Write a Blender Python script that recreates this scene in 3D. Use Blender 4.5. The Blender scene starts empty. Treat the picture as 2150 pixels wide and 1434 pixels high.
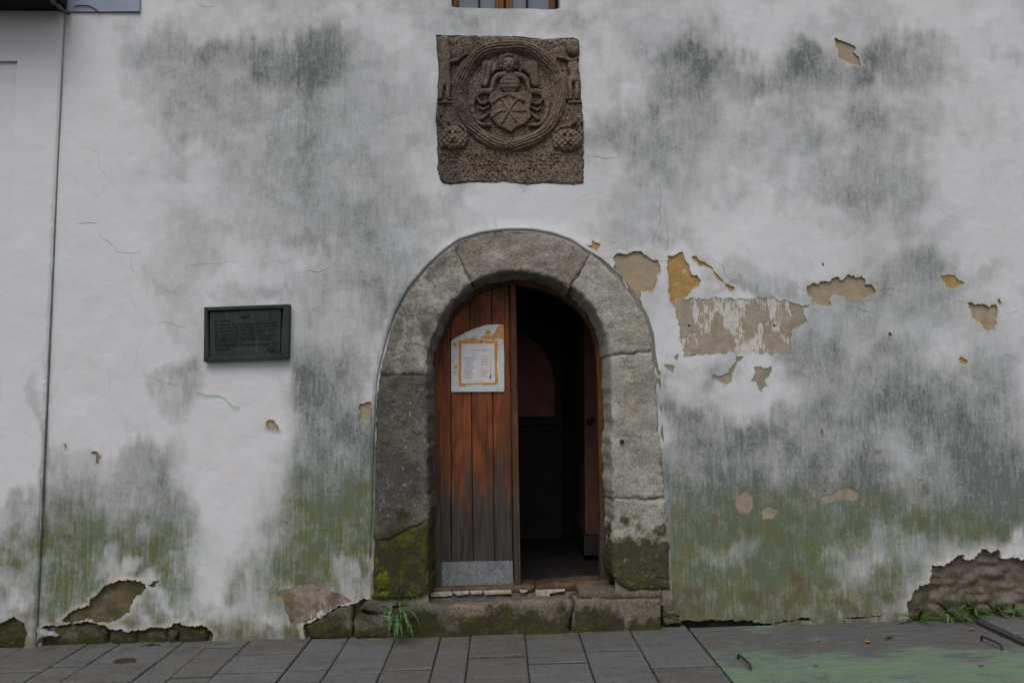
import bpy, math, random
import numpy as np
from mathutils import Vector, Matrix
from mathutils.geometry import delaunay_2d_cdt

random.seed(7)
C = bpy.context.scene.collection
SC = bpy.context.scene

# ------------------------------------------------------------------ camera
F_PX, PW, PH = 1640.0, 2150.0, 1434.0          # focal length in pixels of the photograph
CAM = np.array([0.0, -5.0, 1.5]); PITCH = math.radians(4.3); YAW = math.radians(0.8)
FWD = np.array([math.sin(YAW)*math.cos(PITCH), math.cos(YAW)*math.cos(PITCH), math.sin(PITCH)])
RGT = np.array([math.cos(YAW), -math.sin(YAW), 0.0]); UPV = np.cross(RGT, FWD)
cd = bpy.data.cameras.new('camera'); cam = bpy.data.objects.new('camera', cd); C.objects.link(cam)
cam.location = CAM
cam.matrix_world = Matrix(((RGT[0], UPV[0], -FWD[0], CAM[0]), (RGT[1], UPV[1], -FWD[1], CAM[1]),
                           (RGT[2], UPV[2], -FWD[2], CAM[2]), (0, 0, 0, 1)))
cd.sensor_width = 36; cd.lens = F_PX/PW*36; cd.clip_end = 500; cd.clip_start = .05
SC.camera = cam

# ------------------------------------------------------------------ overcast daylight
SUN_EL, SUN_AZ = math.radians(58), math.radians(195)     # high, from the street side, slightly left
w = bpy.data.worlds.new('World'); SC.world = w; w.use_nodes = True
nt = w.node_tree; bg = nt.nodes['Background']
sky = nt.nodes.new('ShaderNodeTexSky'); sky.sky_type = 'NISHITA'; sky.sun_disc = False
sky.sun_elevation = SUN_EL; sky.sun_rotation = SUN_AZ; sky.dust_density = 4; sky.air_density = 1.2
hs = nt.nodes.new('ShaderNodeHueSaturation'); hs.inputs['Saturation'].default_value = .22
nt.links.new(sky.outputs[0], hs.inputs['Color']); nt.links.new(hs.outputs[0], bg.inputs[0])
bg.inputs[1].default_value = .085
sl = bpy.data.lights.new('sun', 'SUN'); sl.energy = .75; sl.angle = math.radians(40); sl.color = (1, .98, .95)
so = bpy.data.objects.new('sun', sl); C.objects.link(so)
sd = Vector((math.sin(SUN_AZ)*math.cos(SUN_EL), math.cos(SUN_AZ)*math.cos(SUN_EL), math.sin(SUN_EL)))
so.rotation_euler = sd.to_track_quat('Z', 'Y').to_euler(); so.location = (-2, -6, 8)
SC.view_settings.view_transform = 'Standard'; SC.view_settings.look = 'None'
SC.view_settings.exposure = 0.64; SC.view_settings.gamma = 1; SC.view_settings.use_curve_mapping = False

# ------------------------------------------------------------------ geometry helpers
def U(px, py, y=0.0):
    "a point of the photograph carried onto the vertical plane at depth y"
    d = FWD + RGT*((px-PW/2)/F_PX) + UPV*((PH/2-py)/F_PX)
    return CAM + d*((y-CAM[1])/d[1])
G0, G1 = .056, .026                                        # the pavement rises to the right
def gz(x): return G0 + G1*x
def UG(px, py, dz=0.0):
    d = FWD + RGT*((px-PW/2)/F_PX) + UPV*((PH/2-py)/F_PX)
    t = (G0+dz+G1*CAM[0]-CAM[2])/(d[2]-G1*d[0])
    return CAM + d*t
def PX(x, z, y=0.0):
    "world -> photograph pixel (vectorised), used to author the stain map of the wall"
    rx, ry, rz = x-CAM[0], y-CAM[1], z-CAM[2]
    f = rx*FWD[0]+ry*FWD[1]+rz*FWD[2]
    return PW/2+F_PX*(rx*RGT[0]+ry*RGT[1])/f, PH/2-F_PX*(rx*UPV[0]+ry*UPV[1]+rz*UPV[2])/f
def Z(pts, ox, oy, s, y=0.0):
    "polyline noted in an enlargement -> wall plane (x,z)"
    return np.array([U(ox+a/s, oy+b/s, y)[[0, 2]] for a, b in pts])
def W(pts, y=0.0): return Z(pts, 0, 0, 1, y)

def h3(i, j, k, seed):
    n = (i.astype(np.int64)*374761393 + j.astype(np.int64)*668265263 + k.astype(np.int64)*2147483647 + seed*974711) & 0xffffffff
    n = ((n ^ (n >> 13))*1274126177) & 0xffffffff
    n = ((n ^ (n >> 16))*2246822519) & 0xffffffff
    return ((n ^ (n >> 15)) & 0xffffff)/float(0xffffff)
def vn(x, y, z, seed=0):
    x, y, z = np.broadcast_arrays(np.asarray(x, float), np.asarray(y, float), np.asarray(z, float))
    i, j, k = np.floor(x), np.floor(y), np.floor(z)
    a, b, c = x-i, y-j, z-k
    a, b, c = a*a*(3-2*a), b*b*(3-2*b), c*c*(3-2*c)
    r = 0
    for dx in (0, 1):
        for dy in (0, 1):
            for dz in (0, 1):
                r = r + h3(i+dx, j+dy, k+dz, seed)*(a if dx else 1-a)*(b if dy else 1-b)*(c if dz else 1-c)
    return r
def fbm(x, y, z, o=4, seed=0):
    r, amp, t = 0, .5, 0
    for q in range(o):
        r = r + amp*vn(x, y, z, seed+q*17); t += amp; amp *= .5
        x, y, z = np.asarray(x)*2.03+1.7, np.asarray(y)*2.03+3.1, np.asarray(z)*2.03+5.3
    return r/t                                            # 0..1
def ss(a, b, x):
    t = np.clip((x-a)/(b-a), 0, 1); return t*t*(3-2*t)

def inpoly(P, poly):
    x, y = P[:, 0], P[:, 1]; r = np.zeros(len(P), bool)
    m = (x >= poly[:, 0].min()) & (x <= poly[:, 0].max()) & (y >= poly[:, 1].min()) & (y <= poly[:, 1].max())
    if not m.any(): return r
    xs, ys = x[m], y[m]; q = np.zeros(len(xs), bool)
    a = poly; b = np.roll(poly, -1, 0)
    for (x0, y0), (x1, y1) in zip(a, b):
        if y0 == y1: continue
        q ^= ((y0 > ys) != (y1 > ys)) & (xs < (x1-x0)*(ys-y0)/(y1-y0)+x0)
    r[m] = q; return r
def pdist(P, poly, closed=True):
    d = np.full(len(P), 1e9)
    a = poly if closed else poly[:-1]; b = np.roll(poly, -1, 0) if closed else poly[1:]
    for p, q in zip(a, b):
        e = q-p; L = (e*e).sum()+1e-12
        t = np.clip(((P-p)@e)/L, 0, 1)
        d = np.minimum(d, np.hypot(P[:, 0]-p[0]-t*e[0], P[:, 1]-p[1]-t*e[1]))
    return d
def ragged(poly, amp=.12, step=.012, seed=0, lim=.02):
    "fractal midpoint displacement of a closed outline"
    rs = np.random.RandomState(seed+11); P = [np.array(p, float) for p in poly]
    while True:
        Q = []; done = True
        for i, p in enumerate(P):
            q = P[(i+1) % len(P)]; L = np.hypot(*(q-p)); Q.append(p)
            if L > step*1.6:
                done = False; n = np.array([-(q-p)[1], (q-p)[0]])
                Q.append((p+q)/2 + n*np.clip(rs.normal(0, amp), -.3, .3)*min(1, lim/(L*amp*2+1e-9)))
        P = Q
        if done or len(P) > 900: return np.array(P)
def smooth_poly(poly, it=2):
    P = np.array(poly, float)
    for _ in range(it):
        Q = np.roll(P, -1, 0); P = np.stack([P*.75+Q*.25, P*.25+Q*.75], 1).reshape(-1, 2)
    return P
def area(p): return .5*np.sum(p[:, 0]*np.roll(p[:, 1], -1)-np.roll(p[:, 0], -1)*p[:, 1])

def fill(outer, holes, step, jit=.2, grid=None, seed=0):
    "triangulated sheet with holes: (V2, T, hole id of the triangle beyond each edge)"
    rs = np.random.RandomState(seed)
    if grid is None:
        x0, z0 = outer.min(0); x1, z1 = outer.max(0)
        gx, gy = np.meshgrid(np.arange(x0+step/2, x1, step), np.arange(z0+step/2, z1, step))
        grid = np.c_[gx.ravel(), gy.ravel()]; grid = grid + rs.uniform(-jit, jit, grid.shape)*step
        grid = grid[inpoly(grid, outer)]
        if len(grid) and len(outer) < 400: grid = grid[pdist(grid, outer) > step*.35]
    pts = [outer]+list(holes); V = []; E = []
    for p in pts:
        n = len(V); V += list(p); E += [(n+i, n+(i+1) % len(p)) for i in range(len(p))]
    V = np.vstack([np.array(V), grid]) if len(grid) else np.array(V)
    r = delaunay_2d_cdt([Vector(v) for v in V], E, [], 0, 1e-6, False)
    V = np.array([tuple(v) for v in r[0]]); T = np.array([f for f in r[2] if len(f) == 3])
    c = V[T].mean(1)
    hid = np.full(len(T), -1)
    hid[~inpoly(c, outer)] = 9999
    for k, h in enumerate(holes): hid[inpoly(c, h)] = k
    return V, T, hid
def boundary(T, hid):
    "edges of kept triangles next to a hole or the outside, with that hole's id"
    K = np.where(hid < 0)[0]; own = {}
    for t in range(len(T)):
        a, b, c = (int(v) for v in T[t])
        for e in ((a, b), (b, c), (c, a)): own.setdefault((min(e), max(e)), []).append(t)
    out = []
    ks = set(K.tolist())
    for k in K:
        a, b, c = (int(v) for v in T[k])
        for e in ((a, b), (b, c), (c, a)):
            o = [t for t in own[(min(e), max(e))] if t != k]
            if not o: out.append((e, 9999))
            elif o[0] not in ks: out.append((e, int(hid[o[0]])))
    return out

# ------------------------------------------------------------------ object helpers
WL = {}
def tag(o, label=None, cat=None, group=None, kind=None):
    if label: o['label'] = label
    if cat: o['category'] = cat
    if group: o['group'] = group
    if kind: o['kind'] = kind
    return o
def empty(name, loc, label=None, cat=None, group=None):
    o = bpy.data.objects.new(name, None); C.objects.link(o); o.location = loc; o.empty_display_size = .1
    WL[o.name] = np.array(loc, float); return tag(o, label, cat, group)
def link(name, me, base, parent):
    o = bpy.data.objects.new(name, me); C.objects.link(o); WL[o.name] = np.array(base, float)
    if parent is not None:
        o.parent = parent; o.location = Vector(base)-Vector(WL[parent.name])
    else: o.location = base
    return o
def add(name, V, Fc, mat, parent=None, smooth=False, attrs=None, sharp=None):
    V = np.asarray(V, float); base = np.array([(V[:, 0].min()+V[:, 0].max())/2, (V[:, 1].min()+V[:, 1].max())/2, V[:, 2].min()])
    me = bpy.data.meshes.new(name)
    me.from_pydata((V-base).tolist(), [], [list(map(int, f)) for f in Fc]); me.update()
    if attrs:
        for k, a in attrs.items():
            at = me.attributes.new(k, 'FLOAT', 'POINT'); at.data.foreach_set('value', np.asarray(a, np.float32))
    if mat: me.materials.append(mat)
    if smooth:
        me.polygons.foreach_set('use_smooth', [True]*len(me.polygons))
        if sharp: me.set_sharp_from_angle(angle=math.radians(sharp))
    return link(name, me, base, parent)
def box(V, Fc, c, s, lean=None):
    n = len(V); x, y, z = c; a, b, d = s[0]/2, s[1]/2, s[2]/2
    for k in range(8):
        V.append((x+(a if k & 1 else -a), y+(b if k & 2 else -b), z+(d if k & 4 else -d)))
    Fc += [[n+i for i in f] for f in ((0, 1, 5, 4), (1, 3, 7, 5), (3, 2, 6, 7), (2, 0, 4, 6), (4, 5, 7, 6), (0, 2, 3, 1))]
def tube(V, Fc, path, r, n=8, cap=True):
    path = [np.array(p, float) for p in path]; m = len(path); b0 = len(V)
    rr = r if hasattr(r, '__len__') else [r]*m
    prev = None
    for i, p in enumerate(path):
        t = path[min(i+1, m-1)]-path[max(i-1, 0)]; t /= np.linalg.norm(t)+1e-9
        ref = np.array([0, 0, 1.]) if abs(t[2]) < .9 else np.array([0, 1., 0])
        u = np.cross(t, ref) if prev is None else prev-t*np.dot(prev, t)
        u /= np.linalg.norm(u)+1e-9; prev = u; v = np.cross(t, u)
        for k in range(n):
            a = 2*math.pi*k/n; V.append(tuple(p+rr[i]*(u*math.cos(a)+v*math.sin(a))))
    for i in range(m-1):
        for k in range(n):
            a = b0+i*n+k; b = b0+i*n+(k+1) % n
            Fc.append([a, b, b+n, a+n])
    if cap:
        Fc.append([b0+k for k in range(n)][::-1]); Fc.append([b0+(m-1)*n+k for k in range(n)])
def prism(V, Fc, poly, y0, y1):
    "outline in the wall plane extruded from y0 (front) to y1 (back)"
    if area(poly) < 0: poly = poly[::-1]
    n = len(V); m = len(poly)
    V += [(p[0], y0, p[1]) for p in poly]+[(p[0], y1, p[1]) for p in poly]
    Fc.append([n+i for i in range(m)]); Fc.append([n+m+i for i in range(m)][::-1])
    for i in range(m): Fc.append([n+(i+1) % m, n+i, n+m+i, n+m+(i+1) % m])
def bev_prism(V, Fc, poly, y0, y1, b):
    "the same with a small bevelled front edge"
    if area(poly) < 0: poly = poly[::-1]
    c = poly.mean(0); m = len(poly); n = len(V)
    prv, nxt = np.roll(poly, 1, 0), np.roll(poly, -1, 0)
    t1 = poly-prv; t2 = nxt-poly
    t1 /= np.linalg.norm(t1, axis=1)[:, None]+1e-9; t2 /= np.linalg.norm(t2, axis=1)[:, None]+1e-9
    nn = np.c_[-(t1+t2)[:, 1], (t1+t2)[:, 0]]; nn /= np.linalg.norm(nn, axis=1)[:, None]+1e-9
    ins = poly+nn*b
    V += [(p[0], y0, p[1]) for p in ins]+[(p[0], y0+b, p[1]) for p in poly]+[(p[0], y1, p[1]) for p in poly]
    Fc.append([n+i for i in range(m)]); Fc.append([n+2*m+i for i in range(m)][::-1])
    for r in range(2):
        for i in range(m): Fc.append([n+r*m+(i+1) % m, n+r*m+i, n+(r+1)*m+i, n+(r+1)*m+(i+1) % m])
def stone(name, poly, y0, depth, mat, parent, r=.015, amp=.004, step=.018, seed=0, rag=.05, nf=9., lim=.004, bulge=0., rings=4, damp=None, slope=0., splay=0.):
    "a rough stone: outline in the wall plane, rounded arris, uneven face, real depth"
    poly = np.array(poly, float)
    if area(poly) < 0: poly = poly[::-1]
    poly = ragged(poly, rag, step, seed, lim)
    V2, T, hid = fill(poly, [], step, .3, seed=seed); T = T[hid < 0]
    d = pdist(V2, poly); t = np.clip(d/r, 0, 1); prof = r*(1-np.sqrt(np.clip(1-(1-t)**2, 0, 1)))
    y = y0+prof+amp*2*(fbm(V2[:, 0]*nf, seed*3.1, V2[:, 1]*nf, 4, seed)-.5)-bulge*ss(0, .12, d)
    if damp: y = y+damp[0]*2*(fbm(V2[:, 0]*damp[1], 2.2, V2[:, 1]*damp[1], 3, seed+5)-.5)
    V = [(a, yy, b) for (a, b), yy in zip(V2, y)]; Fc = []
    for a, b, c in T:
        p, q, s = V2[a], V2[b], V2[c]
        ar = (q[0]-p[0])*(s[1]-p[1])-(q[1]-p[1])*(s[0]-p[0])
        Fc.append((a, b, c) if ar > 0 else (a, c, b))
    eds = [e for e, _ in boundary(T, np.full(len(T), -1))]
    bv = sorted({v for e in eds for v in e}); prev = {v: v for v in bv}
    cen = poly.mean(0)
    sv = {}
    if splay:
        bb = np.array([V2[v] for v in bv]); dI = pdist(bb, INNER, False); ax = np.array([(INNER[0, 0]+INNER[-1, 0])/2, 0]); zs = U(0, 745)[2]
        for v, q, di in zip(bv, bb, dI):
            tv = np.array([ax[0], min(q[1], zs)])-q; sv[v] = tv/(np.linalg.norm(tv)+1e-9)*splay*float(ss(.045, .02, di))
    for k in range(1, rings+1):
        cur = {}
        for v in bv:
            yy = y0+r+(depth-r)*k/rings
            dx, dz = (fbm(V2[v][0]*nf+9, yy*nf, V2[v][1]*nf, 3, seed+3)-.5)*amp*1.6, (fbm(V2[v][0]*nf+3, yy*nf+7, V2[v][1]*nf, 3, seed+4)-.5)*amp*1.6
            cur[v] = len(V); sx = sv.get(v, (0, 0)); kk = k/rings; V.append((V2[v][0]+dx+sx[0]*kk, yy, V2[v][1]+dz-slope*(yy-y0)+sx[1]*kk))
        for a, b in eds:
            p, q = V2[a], V2[b]
            Fc.append((prev[a], cur[a], cur[b], prev[b]) if ((q-p)[0]*(cen-p)[1]-(q-p)[1]*(cen-p)[0]) > -1e9 else None)
        prev = cur
    o = add(name, V, Fc, mat, parent, True, sharp=50)
    fixn(o); return o
def fixn(o):
    import bmesh
    bm = bmesh.new(); bm.from_mesh(o.data); bmesh.ops.recalc_face_normals(bm, faces=bm.faces); bm.to_mesh(o.data); bm.free()

# ------------------------------------------------------------------ materials
class Mat:
    def __init__(s, name, rough=.85, spec=.3):
        s.m = bpy.data.materials.new(name); s.m.use_nodes = True; s.t = s.m.node_tree
        s.b = s.t.nodes['Principled BSDF']; s.b.inputs['Roughness'].default_value = rough
        s.b.inputs['Specular IOR Level'].default_value = spec
        s.g = s.t.nodes.new('ShaderNodeNewGeometry'); s.pos = s.g.outputs['Position']; s.hs = []
    def n(s, kind): return s.t.nodes.new(kind)
    def l(s, a, b): s.t.links.new(a, b)
    def put(s, sock, v):
        if hasattr(v, 'links') or isinstance(v, bpy.types.NodeSocket): s.l(v, sock)
        elif isinstance(v, (tuple, list)) and len(v) == 3 and sock.type == 'RGBA': sock.default_value = (*v, 1)
        else: sock.default_value = v
    def vec(s, sc, off=(0, 0, 0), src=None):
        m = s.n('ShaderNodeMapping'); s.l(src or s.pos, m.inputs[0]); m.inputs['Scale'].default_value = sc; m.inputs['Location'].default_value = off
        return m.outputs[0]
    def noise(s, scale=10, sc=(1, 1, 1), det=5, rough=.55, dist=0, off=(0, 0, 0), src=None):
        x = s.n('ShaderNodeTexNoise'); s.l(s.vec(sc, off, src), x.inputs['Vector'])
        x.inputs['Scale'].default_value = scale; x.inputs['Detail'].default_value = det
        x.inputs['Roughness'].default_value = rough; x.inputs['Distortion'].default_value = dist
        return x.outputs['Fac']
    def voro(s, scale=30, sc=(1, 1, 1), feat='F1', out='Distance', off=(0, 0, 0)):
        x = s.n('ShaderNodeTexVoronoi'); x.feature = feat; s.l(s.vec(sc, off), x.inputs['Vector']); x.inputs['Scale'].default_value = scale
        return x.outputs[out]
    def ramp(s, v, a, b, c=0., d=1., smooth=True):
        x = s.n('ShaderNodeMapRange'); x.interpolation_type = 'SMOOTHSTEP' if smooth else 'LINEAR'
        s.put(x.inputs['Value'], v)
        for k, q in (('From Min', a), ('From Max', b), ('To Min', c), ('To Max', d)): s.put(x.inputs[k], q)
        return x.outputs[0]
    def math(s, op, a, b=0., clamp=False):
        x = s.n('ShaderNodeMath'); x.operation = op; x.use_clamp = clamp; s.put(x.inputs[0], a); s.put(x.inputs[1], b); return x.outputs[0]
    def mix(s, f, a, b, bt='MIX'):
        x = s.n('ShaderNodeMix'); x.data_type = 'RGBA'; x.blend_type = bt
        s.put(x.inputs[0], f); s.put(x.inputs[6], a); s.put(x.inputs[7], b); return x.outputs[2]
    def attr(s, name):
        x = s.n('ShaderNodeAttribute'); x.attribute_name = name; return x.outputs['Fac']
    def rand(s): return s.n('ShaderNodeObjectInfo').outputs['Random']
    def xyz(s, k):
        x = s.n('ShaderNodeSeparateXYZ'); s.l(s.pos, x.inputs[0]); return x.outputs[k]
    def nrm(s, k):
        x = s.n('ShaderNodeSeparateXYZ'); s.l(s.g.outputs['Normal'], x.inputs[0]); return x.outputs[k]
    def col(s, c): s.put(s.b.inputs['Base Color'], c); return s
    def rgh(s, v): s.put(s.b.inputs['Roughness'], v); return s
    def bump(s, h, st=.5, dist=.01):
        x = s.n('ShaderNodeBump'); s.put(x.inputs['Height'], h); x.inputs['Strength'].default_value = st; x.inputs['Distance'].default_value = dist
        if s.hs: s.l(s.hs[-1], x.inputs['Normal'])
        s.hs.append(x.outputs[0]); s.l(x.outputs[0], s.b.inputs['Normal']); return s

def m_plaster():
    m = Mat('lime_plaster', .92, .15)
    dk, gr, br, ln = m.attr('dark'), m.attr('green'), m.attr('brown'), m.attr('clean')
    big = m.noise(1.3, det=3); fine = m.noise(48, det=7, rough=.75); mid = m.noise(9, det=6, rough=.62)
    streak = m.noise(1, (60, 60, 5), det=5, rough=.6); streak2 = m.noise(1, (190, 190, 14), det=4, rough=.6, off=(3, 0, 1))
    base = m.mix(m.ramp(big, .35, .65), (.560, .545, .565), (.540, .553, .580))
    base = m.mix(m.ramp(mid, .35, .75), base, (.53, .528, .545)); base = m.mix(m.ramp(fine, .42, .28, 0, .35), base, (.36, .36, .355))
    base = m.mix(m.ramp(m.noise(3.1, det=5, off=(5, 1, 2)), .5, .75, 0, .35), base, (.49, .5, .5))
    # soot and damp: follows the stain map, broken up by brush streaks and grain
    f = m.math('MULTIPLY', dk, m.ramp(streak, .3, .7, .88, 1.1, False)); smear = m.noise(1, (26, 26, 7), det=6, rough=.6, dist=1.2, off=(2, 6, 1))
    f = m.math('MULTIPLY', f, m.ramp(smear, .3, .68, .84, 1.14, False))
    f = m.math('MULTIPLY', f, m.ramp(fine, .32, .68, .78, 1.2, False))
    f = m.math('ADD', f, m.ramp(mid, .3, .7, -.09, .09, False)); f = m.math('MULTIPLY', f, m.ramp(dk, .0, .15), True)
    c = m.mix(f, base, (.125, .138, .132))
    # algae
    g = m.math('MULTIPLY', gr, m.ramp(mid, .32, .62, .72, 1.2, False))
    g = m.math('MULTIPLY', g, m.ramp(fine, .3, .66, .72, 1.15, False)); g = m.math('MULTIPLY', g, m.ramp(streak, .3, .7, .7, 1.2, False), True)
    gc = m.mix(m.ramp(m.noise(5, det=4, off=(2, 2, 2)), .42, .6), (.098, .124, .072), (.112, .118, .052))
    c = m.mix(g, c, gc)
    b = m.math('MULTIPLY', br, m.ramp(mid, .38, .6, .2, 1.2, False), True)
    c = m.mix(b, c, (.10, .075, .04))
    # pale brush scratches
    s = m.math('MULTIPLY', m.ramp(streak2, .60, .70), m.ramp(dk, .06, .35, 0, .24))
    s = m.math('MULTIPLY', s, m.ramp(m.noise(4, det=3, off=(1, 5, 9)), .42, .6))
    c = m.mix(s, c, (.52, .53, .53))
    c = m.mix(m.math('MULTIPLY', m.attr('rim'), m.ramp(mid, .35, .6, .15, .8)), c, m.mix(fine, (.46, .43, .38), (.36, .325, .28)))
    # dark specks
    sp = m.ramp(m.voro(28), .05, .012); sp = m.math('MULTIPLY', sp, m.ramp(m.noise(6, det=2, off=(7, 7, 7)), .58, .68, 0, .7))
    c = m.mix(sp, c, (.10, .10, .09))
    m.col(c)
    m.bump(m.noise(7, det=3), .35, .02); m.bump(m.noise(160, det=4, rough=.7), .35, .0025)
    m.bump(streak2, .25, .002); return m.m
def m_render(name, a, b, grain=.004, islands=None, moss=0.):
    m = Mat(name, .95, .1)
    n1 = m.noise(12, det=6, rough=.65); n2 = m.noise(90, det=4, rough=.7)
    c = m.mix(m.ramp(n1, .35, .68), a, b)
    c = m.mix(m.ramp(n2, .55, .75, 0, .5), c, tuple(x*.55 for x in a))
    if islands:
        i1 = m.noise(6.5, (1, 1, .55), det=7, rough=.66, off=(3.3, 0, 1.4)); i2 = m.noise(1, (90, 1, 14), det=3)
        k = m.math('ADD', i1, m.ramp(i2, .3, .7, -.07, .07, False))
        f = m.ramp(k, islands, islands+.012)
        c = m.mix(f, c, m.mix(n1, (.52, .50, .475), (.43, .415, .395))); m.bump(f, .6, .0015)
    if moss:
        q = m.math('ADD', m.noise(8, det=5, off=(1, 2, 3)), m.ramp(m.xyz(2), .9, .0, -.2, .12, False))
        c = m.mix(m.ramp(q, .5, .62, 0, moss), c, (.06, .065, .02))
    m.col(c); m.bump(n1, .5, .02); m.bump(n2, .6, grain); return m.m
def m_granite(name, a, b, soot=.5, lichen=.5, moss=True, zm=(.5, 1.0), wash=0., mossy=0):
    m = Mat(name, .9, .2)
    n1 = m.noise(4, det=6, rough=.6); n2 = m.noise(38, det=6, rough=.75); n3 = m.noise(105, det=4, rough=.75); r = m.rand()
    c = m.mix(m.ramp(n1, .35, .65), a, b)
    c = m.mix(m.ramp(n2, .5, .66, 0, .75), c, tuple(x*.45 for x in a))
    c = m.mix(m.ramp(n3, .53, .66, 0, .7), c, tuple(min(.6, x*1.7) for x in b))
    c = m.mix(m.ramp(n3, .46, .34, 0, .75), c, tuple(x*.35 for x in a))
    s = m.math('ADD', m.noise(3.2, det=6, rough=.62, off=(4, 0, 2)), m.ramp(m.xyz(0), -.7, .6, .13, -.12, False))
    c = m.mix(m.ramp(s, .46, .66, 0, soot), c, (.055, .053, .048))
    lf = m.math('MULTIPLY', m.ramp(m.voro(38, (1, 1, .8), out='Distance'), .33, .2), m.ramp(m.noise(6, det=5, off=(9, 3, 1)), .5, .62, 0, lichen))
    lf = m.math('MULTIPLY', lf, m.ramp(n2, .42, .56))
    c = m.mix(lf, c, (.5, .5, .47))
    if wash:
        wn = m.math('ADD', m.noise(5, (1, 1, .6), det=8, rough=.72, off=(3, 9, 2)), m.ramp(n2, .3, .7, -.12, .12, False))
        c = m.mix(m.ramp(wn, .49, .66, 0, wash*.75), c, (.47, .455, .42))
    ws = m.math('MULTIPLY', m.ramp(m.noise(1, (70, 70, 5), det=4, off=(1, 8, 3)), .66, .72), m.ramp(m.noise(3, det=2, off=(0, 4, 4)), .52, .62, 0, .7))
    c = m.mix(ws, c, (.48, .48, .46))
    if moss:
        q = m.math('ADD', m.noise(7, det=6, rough=.62, off=(2, 2, 0)), m.ramp(m.xyz(2), zm[1], zm[0], -.32, .22, False))
        mc = m.mix(m.ramp(n2, .4, .62), (.042, .047, .010) if mossy else (.04, .043, .014), (.105, .115, .017) if mossy else (.085, .09, .022))
        mc = m.mix(m.ramp(m.noise(11, det=5, off=(6, 1, 0)), .45, .6, 0, .8), mc, (.05, .042, .025))
        c = m.mix(m.ramp(q, .46, .6, 0, .93), c, mc)
        tn = m.noise(70, det=5, rough=.8, off=(1, 1, 1)); m.bump(m.math('MULTIPLY', m.ramp(q, .46, .6), tn), .9, .02)
    nb = m.noise(15, (1, 1, 1.5), det=7, rough=.68, off=(5, 5, 5)); c = m.mix(m.ramp(nb, .42, .30, 0, .55), c, tuple(x*.45 for x in a)); c = m.mix(m.ramp(nb, .58, .72, 0, .45), c, tuple(min(.6, x*1.35) for x in b))
    m.col(c); m.bump(n1, .5, .03); m.bump(nb, .9, .03); m.bump(n2, 1., .016); m.bump(n3, .9, .006); return m.m
def m_wood(name, top, bot, z0=.72, z1=1.0, gscale=70):
    m = Mat(name, .7, .25); r = m.rand()
    g = m.noise(1, (gscale, gscale, 3.5), det=6, rough=.62, dist=.6); g2 = m.noise(1, (9, 9, 1.2), det=5, rough=.6)
    off = m.n('ShaderNodeVectorMath'); off.operation = 'ADD'; m.l(m.pos, off.inputs[0])
    cb = m.n('ShaderNodeCombineXYZ'); m.put(cb.inputs[2], m.math('MULTIPLY', r, 31.)); m.l(cb.outputs[0], off.inputs[1])
    pt = m.noise(4.5, (1.6, 1, .7), det=6, rough=.6, src=off.outputs[0])
    t = m.mix(m.ramp(pt, .36, .64), tuple(x*.42 for x in top), top)
    t = m.mix(m.ramp(g2, .52, .68, 0, .65), t, (top[0]*.3, top[1]*.32, top[2]*.5))
    t = m.mix(m.ramp(g, .48, .68, 0, .75), t, tuple(x*.3 for x in top))
    b = m.mix(m.ramp(g, .36, .66), bot, tuple(x*.42 for x in bot))
    b = m.mix(m.ramp(g2, .42, .62, 0, .5), b, (bot[0]*.9, bot[1]*.8, bot[2]*.7))
    h = m.math('ADD', m.xyz(2), m.ramp(m.noise(1, (14, 14, 2.2), det=5, src=off.outputs[0]), .3, .7, -.26, .26, False))
    c = m.mix(m.ramp(h, z0, z1), b, t)
    k = m.math('MULTIPLY', m.ramp(m.voro(5, (1.7, 1, .55)), .12, .03), m.ramp(pt, .4, .55))
    c = m.mix(m.math('MULTIPLY', k, .8), c, (.012, .008, .006))
    c = m.mix(m.ramp(r, 0, 1, 0, .3), c, m.mix(.5, c, (.015, .01, .008)))
    m.col(c); m.rgh(m.ramp(g, .3, .7, .5, .85)); m.bump(g, .5, .004); m.bump(pt, .2, .004); return m.m
def m_simple(name, col, rough=.6, metal=0., nz=20, var=.35, bump=.2, bd=.003):
    m = Mat(name, rough); n = m.noise(nz, det=5)
    m.col(m.mix(m.ramp(n, .3, .7), tuple(x*(1-var) for x in col), tuple(min(1, x*(1+var*.5)) for x in col)))
    m.b.inputs['Metallic'].default_value = metal
    if bump: m.bump(n, bump, bd)
    return m.m
def m_slab():
    m = Mat('concrete_slab', .82, .25); r = m.rand()
    n1 = m.noise(5, (.5, 1.4, 1), det=6, rough=.6); n2 = m.noise(120, det=4, rough=.7); n3 = m.noise(22, (.35, 1.5, 1), det=5)
    c = m.mix(r, (.104, .106, .110), (.088, .081, .074))
    c = m.mix(m.ramp(n1, .35, .7), c, m.mix(.5, c, (.05, .05, .048)))
    n4 = m.noise(60, (.6, 1.5, 1), det=5, rough=.75); c = m.mix(m.ramp(n4, .5, .66, 0, .7), c, (.125, .125, .122)); c = m.mix(m.ramp(n4, .47, .36, 0, .7), c, (.032, .032, .03))
    c = m.mix(m.ramp(n3, .6, .72, 0, .4), c, (.115, .115, .11))
    # dirt and thin moss along the edges next to the wall
    c = m.mix(m.math('MULTIPLY', m.ramp(m.noise(9, det=5, off=(3, 3, 0)), .52, .66), m.ramp(m.xyz(1), -.28, -.02, 0, .6)), c, (.04, .042, .025))
    sp = m.math('MULTIPLY', m.ramp(m.voro(16), .09, .05), m.ramp(m.noise(7, det=2, off=(5, 5, 5)), .62, .66, 0, .7)); c = m.mix(sp, c, (.03, .028, .026))
    m.col(c); m.rgh(m.ramp(n1, .3, .7, .62, .9)); m.bump(n2, .5, .002); m.bump(n1, .25, .008); return m.m
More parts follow.
